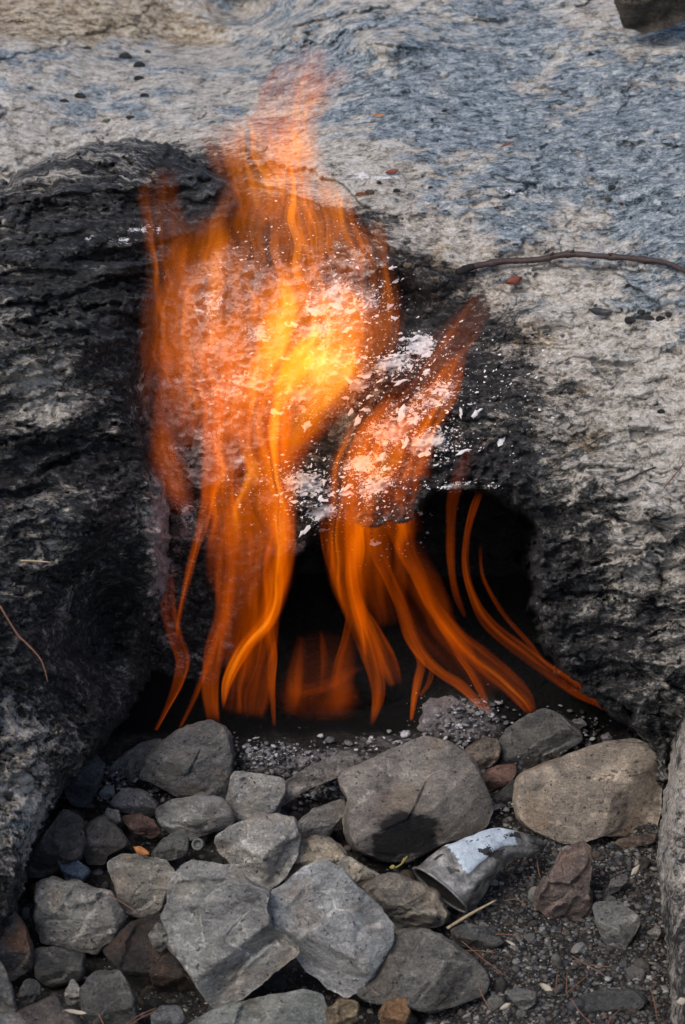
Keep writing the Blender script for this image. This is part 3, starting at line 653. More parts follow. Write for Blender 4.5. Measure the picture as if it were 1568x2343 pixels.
add_stone(Z1((370,1385),(430,1310),(550,1298),(620,1420),(625,1530),(500,1590),(390,1580)), 'smooth dark grey slab at the bottom left', (0.085,0.082,0.078), planes=[(0.2,-0.3,0.5),(0,0.8,0.9)])
add_stone(Z1((150,1200),(250,1188),(390,1220),(385,1330),(240,1372),(170,1335)), 'very dark flat stone below the notched grey stone', (0.07,0.07,0.068), lift=-0.02)
add_stone(Z1((298,1400),(330,1325),(387,1410),(350,1452),(310,1452)), 'small mottled upright stone in front of the very dark flat stone', (0.22,0.21,0.20), rough=1.6)
add_stone(Z1((-60,1250),(10,1258),(60,1380),(82,1482),(-60,1500)), 'grey pointed stone cut by the left border near the bottom', (0.14,0.137,0.133))
add_stone(Z1((70,1490),(180,1440),(260,1400),(290,1460),(380,1541),(330,1620),(100,1620)), 'reddish grey stone at the lower left border of the pile', (0.105,0.088,0.08))
add_stone(Z1((-60,1500),(80,1488),(130,1545),(60,1640),(-60,1640)), 'pale stone in the bottom left corner', (0.17,0.166,0.162))  # bottom left stones have darker colours, with the left rock's shade painted in
add_stone(Z1((85,1400),(120,1330),(180,1350),(190,1420),(130,1460)), 'small dark crumbly stone between the bottom left stones', (0.06,0.06,0.06), rough=1.6)
add_stone(Z1((480,1210),(600,1085),(740,1040),(780,1150),(820,1240),(900,1350),(930,1430),(840,1462),(700,1450),(600,1345),(520,1260)),
  'very dark brown stone in the shade left of the biggest grey stone', (0.05,0.043,0.04), rust=0.4, lift=-0.03)
add_stone(Z1((680,1130),(720,1080),(775,1095),(780,1180),(720,1215)), 'small crusty pale speckled stone resting on the very dark brown stone', (0.15,0.145,0.135), rough=2.0, lift=0.03)
add_stone(Z1((870,1545),(1000,1470),(1200,1420),(1380,1390),(1460,1410),(1490,1480),(1500,1560),(1400,1650),(900,1650)),
  'greenish grey flat stone at the bottom centre', (0.20,0.205,0.19), planes=[(0.02,-0.45,0.5),(0,0.7,0.8)])
add_stone(Z1((690,1500),(740,1455),(830,1460),(850,1530),(780,1570),(700,1560)), 'small grey stone left of the greenish flat stone', (0.13,0.13,0.135))
add_stone(Z1((1490,1480),(1568,1420),(1640,1440),(1640,1520),(1560,1580),(1500,1560)), 'crumbly yellow brown stone between the bottom stones', (0.17,0.13,0.085), rough=2.0)
add_stone(Z2((170,1480),(210,1430),(280,1425),(305,1470),(290,1560),(180,1560)), 'small rusty orange crusty stone at the bottom centre', (0.20,0.12,0.065), rust=0.8, rough=2.0)

add_stone(Z2((10,600),(40,520),(0,450),(-5,400),(100,360),(240,290),(370,235),(480,260),(560,310),(600,360),(650,470),(675,560),(640,640),(560,680),(470,700),(420,730),(300,790),(180,790),(60,730),(20,670)),
  'large rounded brown grey boulder with a black soot stain', (0.235,0.21,0.19), thick=0.6, planes=[(0.12,-0.5,0.75),(-0.25,0.45,1.0),(-0.65,0.3,1.15)], bevel=1.3, rough=0.55, lift=0.015, soot=[(930,1880,72,36,-5,1.35),(900,1925,62,44,20,1.35),(965,1915,38,48,0,1.1),(880,1960,42,28,0,0.9)])
add_stone(Z2((720,260),(760,190),(850,130),(930,100),(1000,130),(1080,200),(1100,240),(1020,290),(920,340),(840,352),(740,342)),
  'dark grey smooth stone in front of the right flames', (0.115,0.112,0.108), veins=0.35, planes=[(0.3,-0.4,0.75),(-0.2,0.5,0.85)], bevel=1.3)
add_stone(Z2((800,440),(830,400),(940,350),(1050,310),(1200,260),(1330,250),(1400,280),(1460,340),(1482,390),(1455,450),(1445,560),(1420,660),(1300,670),(1180,670),(1060,712),(980,700),(880,650),(820,600),(795,520)),
  'large tan block with dark cracks beside the right rock', (0.33, 0.275, 0.225), cracks=1.0, thick=0.6, planes=[(-0.05,-0.7,0.85),(0.10,0.10,0.82),(-0.85,0.3,1.2)], bevel=1.6, rough=0.6, lift=0.015, soot=[(1470,1755,45,40,-20,0.36)])
add_stone(Z2((560,280),(650,230),(715,238),(722,310),(690,360),(630,372),(590,352)), 'small rusty broken stone behind the soot stained boulder', (0.20,0.165,0.14), rust=0.6, rough=1.5)
add_stone(Z2((615,410),(700,360),(790,350),(802,400),(740,450),(650,485)), 'reddish brown stone right of the soot stained boulder', RED)
add_stone(Z2((680,515),(780,420),(815,440),(800,520),(740,545)), 'small dark stone wedged left of the tan block', (0.08,0.08,0.08))
add_stone(Z2((100,925),(180,862),(250,850),(340,890),(430,930),(470,1010),(490,1030),(440,1090),(330,1110),(250,1125),(220,1060),(150,990)),
  'rough beige stone between the cracked stone and the crushed can', (0.22,0.195,0.165), rough=1.6, lift=0.01)
add_stone(Z2((200,1190),(270,1130),(360,1113),(450,1140),(540,1200),(640,1290),(662,1340),(630,1410),(540,1440),(400,1482),(280,1452),(120,1430),(75,1400),(150,1285)),
  'large dark rounded stone at the bottom right of the pile', (0.15,0.142,0.13), thick=0.55, planes=[(0.25,-0.32,0.7),(-0.35,0.25,0.85)], bevel=1.2, lift=0.01)
add_stone(Z2((885,930),(950,850),(1000,760),(1060,715),(1110,708),(1142,780),(1130,880),(1142,980),(1120,1060),(1020,1102),(940,1060),(885,985)),
  'rough rusty brown stone standing below the tan block', (0.155,0.12,0.105), rust=0.4, rough=2.0)
add_stone(Z2((1148,990),(1280,988),(1362,1060),(1340,1120),(1290,1200),(1240,1212),(1190,1150),(1160,1070)), 'smooth grey angular stone lying on the right gravel', (0.18,0.175,0.165), planes=[(0.0,-0.5,0.6),(0.35,0.5,0.85),(-0.5,0.2,0.9)])
add_stone(Z2((495,1112),(570,1080),(690,1110),(742,1160),(700,1192),(600,1202),(520,1172)), 'flat grey stone half sunk in gravel below the straw', (0.14,0.138,0.13))
add_stone(Z2((1220,702),(1442,662),(1430,712),(1300,735)), 'thin brown slab under the tan block', (0.14,0.105,0.085))
add_stone(Z2((1195,950),(1230,880),(1290,850),(1310,880),(1260,930),(1210,955)), 'small grey chip behind the smooth angular stone', (0.16,0.155,0.15))
add_stone(Z2((-30,800),(30,775),(120,830),(192,870),(120,930),(60,900),(0,850)), 'pale sandy stone above the rough beige stone', (0.36,0.33,0.28), rough=1.6)
add_stone(Z2((355,190),(385,60),(480,45),(580,80),(640,150),(670,220),(560,262),(400,245)), 'crumbly purple grey ash coated rock at the mouth of the hollow', (0.19,0.17,0.18), rough=2.2, lift=-0.02)
add_stone(Z2((750,1390),(800,1375),(890,1395),(880,1450),(830,1480),(770,1430)), 'small flat grey stone in the gravel near the bottom', (0.18,0.175,0.165))
add_stone(Z2((1040,1440),(1160,1390),(1340,1380),(1400,1440),(1300,1510),(1120,1520)), 'dark flat stone sunk in the lower right gravel', (0.075,0.075,0.075), lift=-0.01)
add_stone(Z2((1390,1120),(1440,1090),(1460,1120),(1435,1160)), 'little pale chip right of the smooth angular stone', (0.24,0.22,0.2))
add_stone(Z2((1050,150),(1090,140),(1120,170),(1080,190)), 'tiny ash grey crumb right of the dark smooth stone', (0.2,0.2,0.21))
add_stone(Z2((1180,225),(1215,205),(1240,235),(1200,260)), 'tiny ashy crumb behind the tan block', (0.2,0.19,0.2))
# dark boulder at the top right, on the hillside
def on_slope(px, py):
    a, _, _, _ = slope_fn(np.array([float(px)]), np.array([float(py)])); return float(a[0])
def slope_stone(poly, label, colr, cat='pebble', name='pebble', group=None, **kw):
    P = np.array(poly, float); c = P.mean(0); rr = 0.5 * (P.max(0) - P.min(0)).mean()
    dep = (on_slope(c[0], c[1]) if cat == 'pebble' else on_slope(1500, 70) - 0.06) - 0.10 * rr * KPX * 3
    V, F, at = stone_mesh(name, poly, dep, n=int(np.clip(rr * 0.9, 14, 90)), seed=int(c[0] + c[1]) % 997, **kw)
    o = link(name, V, F, M['stone'], attrs=at); o.color = tuple(colr) + (1,); o['rust'] = 0.0; o['veins'] = 0.0; o['cracks'] = 0.0
    tag(o, label, cat, group); return recenter(o)
slope_stone([(1400,-40),(1408,20),(1425,60),(1470,78),(1530,62),(1600,30),(1660,-10),(1640,-90),(1480,-110)], 'dark brown weathered rock at the top right of the hillside', (0.12,0.10,0.08), 'rock', 'stone', rough=1.5)
def blob_poly(cx, cy, rx, ry, seed):
    r_ = np.random.default_rng(seed); k = 9; a = np.linspace(0, 2 * np.pi, k, endpoint=False)
    rr = r_.uniform(0.8, 1.15, k); return [(cx + rx * q * math.cos(t), cy + ry * q * math.sin(t)) for t, q in zip(a, rr)]
PEB = [(319,152,17,11,'black pebble on the pale slope, highest of the dark cluster at upper left'),(318,181,14,8,'black pebble just below the highest one of the upper left cluster'),(287,131,16,12,'dark grey pebble left of the black pebble cluster'),
 (338,120,8,8,'small dark pebble right of the upper left cluster'),(301,270,13,9,'dark pebble on the slope above the charred left rock'),(183,220,14,8,'flat dark pebble on the slope at the far left'),(147,233,12,8,'dark grey pebble beside the flat dark one at far left'),
 (330,218,12,6,'small black pebble under the upper left cluster'),(200,112,9,8,'black pebble on the tan rock at the top left'),(1400,430,10,9,'round dark pebble on the blue slope right of centre'),(907,437,10,6,'small dark pebble beside the orange brown stones'),
 (868,418,7,4,'tiny reddish pebble above the orange brown stones'),(1390,452,8,7,'pale pebble below the round dark one on the blue slope'),(1422,466,7,3,'tiny brown chip on the blue slope'),
 (1467,714,11,6,'dark pebble on the pale slope, upper one of the row right of the black shard'),(1441,732,15,10,'blue grey pebble, first right of the black shard'),(1487,731,12,9,'grey green pebble in the middle of the row near the black shard'),
 (1512,729,14,9,'grey pebble with a flat top in the row near the black shard'),(1530,719,10,7,'last small pebble at the right end of the row near the black shard'),(1438,654,9,5,'dark pebble on the slope below the right part of the branch'),
 (1513,942,11,6,'dark flat pebble on the lower right slope'),(1345,1135,9,6,'dark pebble embedded in the right rock wall'),(1205,598,7,4,'small dark pebble under the branch'),(932,606,12,7,'black crumb on the pale edge right of the main fire'),(1029,652,14,10,'black crumb below the ochre edge near the branch end'),
 (1180,560,9,4,'small dark chip left above the branch'),(1500,925,7,5,'tiny dark pebble above the flat one on the lower right slope'),(985,430,6,5,'tiny dark pebble on the white seam of the slope'),(1352,125,7,5,'tiny dark pebble high on the right slope'),
 (1020,255,13,5,'dark pebble on the upper slope right of the flame tip'),(1363,700,6,4,'tiny pebble left of the pebble row')]
for x, y, rx, ry, lb in PEB:
    cc = (0.055,0.058,0.062) if ('black' in lb or 'dark' in lb) else (0.13,0.15,0.16)
    if 'pale' in lb.split('pebble')[0]: cc = (0.3,0.29,0.26)
    if 'brown' in lb.split(' ')[1] or 'reddish' in lb: cc = (0.16,0.06,0.04)
    slope_stone(blob_poly(x, y, rx, ry, x), lb, cc, thick=0.7, rough=0.8)
slope_stone(blob_poly(826,446,19,8,5), 'orange brown stone chip on the slope right of the top flame', (0.30,0.11,0.05), thick=0.6)
slope_stone(blob_poly(845,441,12,9,6), 'beige brown chip touching the orange brown stone', (0.22,0.15,0.10), thick=0.6)

# ------------------------------------------------------------------ gravel
def chips(n, pos_fn, rmin, rmax, palette, seed, flat=0.6):
    r_ = np.random.default_rng(seed)
    ico = np.array([(0,0,1),(0.894,0,0.447),(0.276,0.851,0.447),(-0.724,0.526,0.447),(-0.724,-0.526,0.447),(0.276,-0.851,0.447),(0.724,0.526,-0.447),(-0.276,0.851,-0.447),(-0.894,0,-0.447),(-0.276,-0.851,-0.447),(0.724,-0.526,-0.447),(0,0,-1)])
    fc = np.array([(0,1,2),(0,2,3),(0,3,4),(0,4,5),(0,5,1),(1,6,2),(2,7,3),(3,8,4),(4,9,5),(5,10,1),(2,6,7),(3,7,8),(4,8,9),(5,9,10),(1,10,6),(6,11,7),(7,11,8),(8,11,9),(9,11,10),(10,11,6)])
    C = pos_fn(n, r_); n = len(C)
    rad = rmin * (rmax / rmin) ** (r_.random(n) ** 2.2)
    V = np.repeat(ico[None], n, 0) * r_.uniform(0.65, 1.25, (n, 12, 1))
    V = V * np.stack([r_.uniform(0.7, 1.5, n), r_.uniform(0.7, 1.2, n), r_.uniform(0.4, 0.9, n) * flat / 0.6], 1)[:, None]
    a = r_.uniform(0, 2 * np.pi, n); b = r_.uniform(-0.6, 0.6, n)
    x, y, z = V[..., 0].copy(), V[..., 1].copy(), V[..., 2].copy()
    y, z = y * np.cos(b)[:, None] - z * np.sin(b)[:, None], y * np.sin(b)[:, None] + z * np.cos(b)[:, None]
    x, y = x * np.cos(a)[:, None] - y * np.sin(a)[:, None], x * np.sin(a)[:, None] + y * np.cos(a)[:, None]
    V = np.stack([x, y, z], -1) * rad[:, None, None] + C[:, None]
    F = (fc[None] + 12 * np.arange(n)[:, None, None]).reshape(-1, 3)
    pal = np.array(palette); tint = pal[r_.integers(0, len(pal), n)] * r_.uniform(0.25, 1.0, (n, 1))
    return V.reshape(-1, 3), F, np.repeat(tint, 12, 0)
def ground_pts(x, y):
    d, _, wx, wy = ground_fn(x, y); return place(x + wx, y + wy, d)
GPAL = [(0.06,0.056,0.052),(0.09,0.083,0.075),(0.16,0.15,0.135),(0.10,0.075,0.06),(0.085,0.09,0.10),(0.25,0.24,0.225),(0.045,0.043,0.04),(0.12,0.115,0.11)]
def gpos(n, r_):
    x = np.concatenate([r_.uniform(980, 1560, n // 2), r_.uniform(-100, 1600, n - n // 2)]); y = np.concatenate([r_.uniform(1880, 2440, n // 2), r_.uniform(1740, 2440, n - n // 2)])
    return ground_pts(x, y)
V, F, T = chips(22000, gpos, 0.0008, 0.0042, GPAL, 11, 0.45)
tag(link('gravel', V, F, M['gravel'], smooth=False, attrs={'tint': T}), 'fine grey gravel and grit between the stones', 'gravel', None, 'stuff')
APAL = [(0.45,0.44,0.45),(0.3,0.29,0.30),(0.12,0.115,0.12),(0.03,0.03,0.03),(0.2,0.19,0.2)]
def apos(n, r_):
    c = np.array([(690,1810,70,22),(720,1790,90,14),(600,1740,60,25),(760,1720,260,26),(1060,1650,80,40),(1130,1850,40,10),(1000,1720,70,20),(1290,1690,70,35),(260,1800,90,30)])
    k = r_.integers(0, len(c), n); return ground_pts(c[k, 0] + r_.normal(size=n) * c[k, 2] * 0.7, c[k, 1] + r_.normal(size=n) * c[k, 3] * 0.7) + np.array([0, 0, 0.004])
V, F, T = chips(2600, apos, 0.001, 0.0045, APAL, 12, 0.35)
tag(link('ash_crumbs', V, F, M['gravel'], smooth=False, attrs={'tint': T}), 'white and black ash crumbs strewn behind the stones', 'ash', None, 'stuff')
# bigger gravel stones, one by one
pebm = []
for k in range(10):
    V, F, at = stone_mesh('small_stone', blob_poly(784, 1171, 40, 40 * (0.6 + 0.05 * k), 300 + k), 3.0, n=26, seed=40 + k, thick=0.7, rough=1.3)
    V = (V - V.mean(0)) / (40 * KPX * 3)
    me_o = link('small_stone', V, F, M['stone'], attrs=at); pebm.append(me_o.data); bpy.data.objects.remove(me_o)
r_ = np.random.default_rng(21)
for k in range(150):
    if k < 70: x, y, s = r_.uniform(1000, 1510), r_.uniform(1930, 2340), 0.0035 * 2.8 ** (r_.random() ** 1.5)
    else: x, y, s = r_.uniform(60, 1000), r_.uniform(1770, 2342), 0.005 * 3.2 ** r_.random()
    o = bpy.data.objects.new('small_stone', pebm[k % 10]); col.objects.link(o)
    o.location = ground_pts(np.array([x]), np.array([y]))[0] + np.array([0, 0, s * 0.3]); o.scale = (s * 1.15, s, s)
    o.rotation_euler = (r_.uniform(-0.6, 0.6), r_.uniform(0, 6.28), r_.uniform(-0.5, 0.5)); pi = int(r_.integers(0, 8)); o.color = tuple(np.array(GPAL[pi]) * (1.7 if k < 70 else 1.3)) + (1,); o['rust'] = 0.0; o['veins'] = 0.0; o['cracks'] = 0.0
    cn = ['dark brownish grey', 'grey brown', 'beige grey', 'rusty brown', 'slate grey', 'pale grey', 'nearly black', 'mid grey'][pi]
    if k < 70: tag(o, 'small %s stone lying in the dark gravel at the lower right' % cn, 'stone', 'small %s stones in the right gravel' % cn)
    else: tag(o, 'small %s stone wedged in a dark gap of the stone pile' % cn, 'stone', 'small %s stones in the gaps of the pile' % cn)

# ------------------------------------------------------------------ white ash flakes on the rock face
def flake_mesh(seed):
    r_ = np.random.default_rng(seed); k = 10
    a = np.linspace(0, 2 * np.pi, k, endpoint=False); q = r_.uniform(0.28, 1.15, k)
    top = np.stack([1.0 * q * np.cos(a), 0.5 * q * np.sin(a), r_.uniform(0.0, 0.30, k)], 1)
    V = np.concatenate([top, top * [0.9, 0.9, 0] - [0, 0, 0.15], [[0, 0, 0.25]]])
    F = [(i, (i + 1) % k, 2 * k) for i in range(k)] + [(i, i + k, (i + 1) % k + k, (i + 1) % k) for i in range(k)]
    return V, F
def flake_frame(ang):
    ex = RGT * math.cos(ang) + UPV * math.sin(ang); ez = -FWD * 0.9 + np.array([0, 0, 0.45]); ez /= np.linalg.norm(ez)
    ey = np.cross(ez, ex); ey /= np.linalg.norm(ey); ex = np.cross(ey, ez); return ex, ey, ez
from mathutils import Matrix
FL = []
r_ = np.random.default_rng(31)
areas = [(760,700,90,55,26,3),(850,690,60,40,20,2),(750,835,70,60,10,3),(880,840,110,40,25,3),(950,800,70,45,25,2),(920,960,110,70,30,4),(1000,1010,70,35,20,2),(850,1090,80,60,30,3),(710,1110,80,60,20,3),(740,1190,40,40,20,1),
         (1080,850,110,90,20,0.8),(1150,930,110,90,15,0.7),(620,1100,120,80,0,1),(900,1200,80,80,20,1),(600,560,160,100,0,1),(800,600,120,80,10,1),(560,880,120,60,5,1),(1200,850,90,120,10,0.3),(700,930,90,30,5,2),(300,560,60,25,0,1),(1050,1110,70,12,0,1)]
wts = np.array([a[5] for a in areas], float); wts /= wts.sum()
def sample_flakes(n):
    k = r_.choice(len(areas), n, p=wts); A = np.array(areas, float)[k]
    x = A[:, 0] + r_.normal(size=n) * A[:, 2] * 0.62; y = A[:, 1] + r_.normal(size=n) * A[:, 3] * 0.62
    return x, y, np.radians(A[:, 4] + r_.normal(size=n) * 28)
fm = []
for k in range(12):
    V, F = flake_mesh(60 + k); me = bpy.data.meshes.new('ash_flake'); me.from_pydata(V.tolist(), [], F); me.materials.append(M['ash']); fm.append(me)
x, y, an = sample_flakes(170)
d, at_, wx, wy = slope_fn(x, y)
Pf = place(x + wx, y + wy, d - 0.002)
for k in range(len(x)):
    if at_['soot'][k] > 1.2: continue
    o = bpy.data.objects.new('ash_flake', fm[k % 12]); col.objects.link(o); o.parent = rock_slope
    s = 0.0022 * 4.2 ** (r_.random() ** 1.7); ex, ey, ez = flake_frame(an[k])
    m = Matrix((ex * s * 1.15, ey * s, ez * s)).transposed().to_4x4(); m.translation = Vector(Pf[k]); o.matrix_world = m
x, y, an = sample_flakes(4200)
d, at_, wx, wy = slope_fn(x, y); P = place(x + wx, y + wy, d - 0.001)
VV, FF = [], []; base = 0
fv = [flake_mesh(60 + k) for k in range(12)]
for k in range(len(x)):
    if at_['soot'][k] > 1.3: continue
    ex, ey, ez = flake_frame(an[k]); s = 0.0006 * (4.0 ** (r_.random() ** 2.2)); V, F = fv[k % 12]
    VV.append(P[k] + s * (V[:, :1] * ex + V[:, 1:2] * ey + V[:, 2:] * ez)); FF += [tuple(i + base for i in f) for f in F]; base += len(V)
o = link('ash_dust', np.concatenate(VV), FF, M['ash'], rock_slope, smooth=False); o['kind'] = 'stuff'

# ------------------------------------------------------------------ sticks, needles, leaves, can
def tube(pts, radii, seg=8, jitter=0.0, seed=0):
    pts = np.asarray(pts, float); n = len(pts); T = np.gradient(pts, axis=0); T /= np.linalg.norm(T, axis=1)[:, None]
    up = np.array([0.1, 0.2, 1.0]); V = []; r_ = np.random.default_rng(seed)
    for k in range(n):
        a = np.cross(T[k], up); a /= np.linalg.norm(a); b = np.cross(a, T[k]); th = np.arange(seg) / seg * 2 * np.pi
        rr = radii[k] * (1 + jitter * r_.normal(size=seg)); V.append(pts[k] + (np.cos(th) * rr)[:, None] * a + (np.sin(th) * rr)[:, None] * b)
    V = np.concatenate(V + [pts[:1], pts[-1:]]); F = []
    for k in range(n - 1):
        for s in range(seg):
            F.append((k * seg + s, k * seg + (s + 1) % seg, (k + 1) * seg + (s + 1) % seg, (k + 1) * seg + s))
    for s in range(seg):
        F.append((n * seg, (s + 1) % seg, s)); F.append((n * seg + 1, (n - 1) * seg + s, (n - 1) * seg + (s + 1) % seg))
    return V, F
def spline(pts, n):
    P = np.asarray(pts, float); t = np.linspace(0, len(P) - 1, n); i = np.clip(t.astype(int), 0, len(P) - 2); f = (t - i)[:, None]
    g = lambda k: P[np.clip(k, 0, len(P) - 1)]
    p0, p1, p2, p3 = g(i - 1), g(i), g(i + 1), g(i + 2)
    return 0.5 * (2 * p1 + (p2 - p0) * f + (2 * p0 - 5 * p1 + 4 * p2 - p3) * f ** 2 + (3 * p1 - p0 - 3 * p2 + p3) * f ** 3)
# the branch lying on the right slope
bp = [(1045,624),(1090,608),(1145,600),(1200,596),(1245,592),(1262,587),(1305,581),(1330,582),(1390,588),(1450,590),(1500,596),(1540,608),(1580,624),(1650,640)]
dd = [on_slope(a, b) for a, b in bp]; dsm = np.polyval(np.polyfit([a for a, _ in bp], dd, 2), [a for a, _ in bp]) - 0.014
cp = np.array([place(a, b, q) for (a, b), q in zip(bp, dsm)])
pp = spline(cp, 90); rad = np.interp(np.linspace(0, 1, 90), [0, 0.03, 0.1, 0.4, 0.7, 1], [0.0034, 0.0037, 0.0032, 0.0031, 0.0028, 0.0022])
for kn in (0.13, 0.36, 0.45, 0.63, 0.72): rad = rad * (1 + 0.35 * np.exp(-((np.linspace(0, 1, 90) - kn) / 0.012) ** 2))
rad = rad * (1 + 0.10 * perlin(np.stack([np.linspace(0, 14, 90), np.zeros(90), np.zeros(90)], 1)))
pp = pp + 0.0012 * np.stack([perlin(np.stack([np.linspace(0, 9, 90), np.full(90, k * 5.0), np.zeros(90)], 1)) for k in range(3)], 1)
V, F = tube(pp, rad, 12, 0.07); br = tag(recenter(link('branch', V, F, M['bark'])), 'bent dark brown bare stick lying on the pale slope at right', 'stick')
V, F = tube(pp[:7] - np.array(br.location), rad[:7] * 1.06, 12, 0.10); link('charred_tip', V, F, M['char'], br)
for kn, dx, dz in ((0.36, 0.004, 0.007), (0.45, 0.006, 0.006), (0.63, -0.004, 0.005), (0.72, 0.005, -0.005)):
    p0 = pp[int(kn * 89)]; V, F = tube(np.array([p0, p0 + np.array([dx * 0.6, -0.002, dz * 0.7]), p0 + np.array([dx, -0.003, dz])]) - np.array(br.location), [0.0019, 0.0014, 0.0010], 7, 0.08)
    link('side_stub', V, F, M['bark'], br)

def strip(name, pts, r, mat, label, cat, surf='g', lift=0.004, group=None, seg=5):
    pts = np.array(pts, float)
    dq = [ (ground_d(b) - 0.012 if surf == 'g' else (on_slope(a, b) if surf == 's' else surf)) - lift for a, b in pts]
    P = spline(np.array([place(a, b, q) for (a, b), q in zip(pts, dq)]), 14)
    V, F = tube(P, np.interp(np.linspace(0, 1, 14), [0, 0.5, 1], [r, r, r * 0.5]), seg, 0.03)
    return tag(recenter(link(name, V, F, M[mat])), label, cat, group)
strip('straw', Z2((480,1102),(580,1040),(700,975)), 0.0016, 'straw', 'yellow straw stalk leaning below the crushed can', 'straw', lift=0.03)
NEED = [((545,1160),(640,1240),(760,1330)),((560,1205),(620,1205),(700,1215)),((625,1375),(650,1430),(680,1480)),((975,1400),(980,1340),(985,1290)),((1025,1395),(1025,1340),(1030,1300)),((1025,1400),(1070,1360),(1125,1315)),
        ((1045,1425),(1090,1490),(1140,1540)),((1050,1230),(1120,1270),(1200,1320)),((890,780),(895,830),(905,870)),((1215,1540),(1240,1500),(1275,1470)),((700,1130),(740,1130),(800,1135)),((1410,1380),(1430,1450),(1440,1520)),((750,975),(800,970),(840,1000)),((1130,1270),(1180,1275),(1225,1280))]
for p in NEED: strip('pine_needle', Z2(*p), 0.0007, 'needle', 'dry brown pine needle lying on the right gravel', 'pine needle', lift=0.012, group='pine needles on the right gravel', seg=4)
for p in [((580,1540),(640,1500),(720,1465)),((600,1541),(650,1510),(715,1480)),((450,1490),(470,1530),(480,1560))]:
    strip('pine_needle', Z1(*p), 0.0007, 'needle', 'dry brown pine needle among the bottom left stones', 'pine needle', lift=0.03, group='pine needles at the bottom left', seg=4)
strip('pine_needle', Z1((500,945),(560,985),(640,1035)), 0.0006, 'needle', 'thin needle across the beige grey stone', 'pine needle', lift=0.06, seg=4)
strip('twig', [(0,1385),(40,1450),(60,1470),(95,1510),(110,1560)], 0.0011, 'needle', 'thin curved brown twig on the left rock', 'twig', surf=2.755, lift=0.0)
strip('twig', [(48,1282),(80,1283),(118,1286)], 0.0009, 'straw', 'short pale twig lying flat on the left rock', 'twig', surf=2.76, lift=0.0)
strip('twig', [(1406,1108),(1440,1096),(1470,1080),(1500,1068)], 0.0013, 'bark', 'short dark twig lying on the right rock wall', 'twig', surf='s', lift=0.004)
strip('pine_needle', [(1520,1115),(1545,1085),(1566,1058)], 0.0007, 'needle', 'single needle on the right rock wall near the border', 'pine needle', surf='s', lift=0.005, seg=4)

def leaf(cx, cy, L, Wd, ang, d, mat, label, curl=0.35, name='leaf', cat='leaf'):
    """small curled sheet with thickness"""
    nu, nv = 12, 6; V = []; s = KPX * d
    for side in (0, 1):
        for i in range(nu):
            u = i / (nu - 1) * 2 - 1
            w = Wd * max(0.04, (1 - abs(u) ** 2.2)) * (1 + 0.12 * math.sin(5 * u + cx))
            for j in range(nv):
                v = (j / (nv - 1) * 2 - 1); xx, yy = u * L, v * w
                zz = curl * Wd * (1 - v * v) + 0.10 * L * math.sin(u * 2.3 + cx) - side * 0.8
                V.append((xx, yy, zz))
    idx = lambda s_, i, j: s_ * nu * nv + i * nv + j; F = []
    for i in range(nu - 1):
        for j in range(nv - 1):
            F.append((idx(0,i,j), idx(0,i+1,j), idx(0,i+1,j+1), idx(0,i,j+1))); F.append((idx(1,i,j+1), idx(1,i+1,j+1), idx(1,i+1,j), idx(1,i,j)))
        for j in (0, nv - 1): F.append((idx(0,i,j), idx(1,i,j), idx(1,i+1,j), idx(0,i+1,j)))
    for j in range(nv - 1):
        for i in (0, nu - 1): F.append((idx(0,i,j), idx(0,i,j+1), idx(1,i,j+1), idx(1,i,j)))
    V = np.array(V); c, sn = math.cos(ang), math.sin(ang); X = V[:, 0] * c - V[:, 1] * sn; Y = V[:, 0] * sn + V[:, 1] * c
    N_ = UPV * 0.35 - FWD * 0.94; E = np.cross(N_, RGT)
    Wp = place(cx, cy, d) + s * (X[:, None] * RGT + Y[:, None] * E + V[:, 2:] * N_)
    return tag(recenter(link(name, Wp, F, M[mat])), label, cat)
leaf(1374, 712, 27, 10, -0.10, on_slope(1374,712) - 0.012, 'shard', 'black curved shard on the pale slope below the branch', 0.8, 'shard', 'shard')
leaf(1176, 641, 20, 10, 0.35, on_slope(1176,641) - 0.012, 'leaf_brown', 'crumpled dark red brown leaf under the branch', 0.7)
leaf(866, 263, 14, 3, -0.05, on_slope(866,263) - 0.008, 'leaf_orange', 'tiny yellow orange leaf on the blue slope', 0.3)
leaf(897, 392, 16, 6, 0.25, on_slope(897,392) - 0.008, 'leaf_brown', 'dark red leaf on the white seam above the orange brown stones', 0.5)
leaf(1160, 330, 20, 2.2, 0.45, on_slope(1160,330) - 0.008, 'leaf_brown', 'thin dark sliver lying on the blue slope', 0.3)
leaf(324, 1946, 20, 9, -0.4, ground_d(1990) - 0.05, 'leaf_orange', 'orange brown curled leaf among the left stones', 0.8)
leaf(174, 2314, 26, 5, -0.15, ground_d(2314) - 0.06, 'leaf_pale', 'narrow yellow leaf at the bottom left', 0.4)
leaf(1156, 2302, 15, 6, 0.5, ground_d(2310) - 0.03, 'leaf_pale', 'curled white husk on the lower right gravel', 0.8)
leaf(1250, 2258, 16, 7, -0.6, ground_d(2262) - 0.03, 'leaf_pale', 'beige dry leaf on the lower right gravel', 0.5)
leaf(1168, 2156, 13, 3, -0.5, ground_d(2160) - 0.03, 'leaf_pale', 'thin pale husk in the gravel below the crushed can', 0.4)
leaf(1454, 1990, 17, 6, 0.9, ground_d(1990) - 0.04, 'leaf_pale', 'small beige leaf beneath the right rock edge', 0.5)
leaf(1560, 2290, 0.01 + 14, 8, 0.2, ground_d(2340) - 0.12, 'leaf_pale', 'pale scrap on the foot of the right rock edge', 0.4)
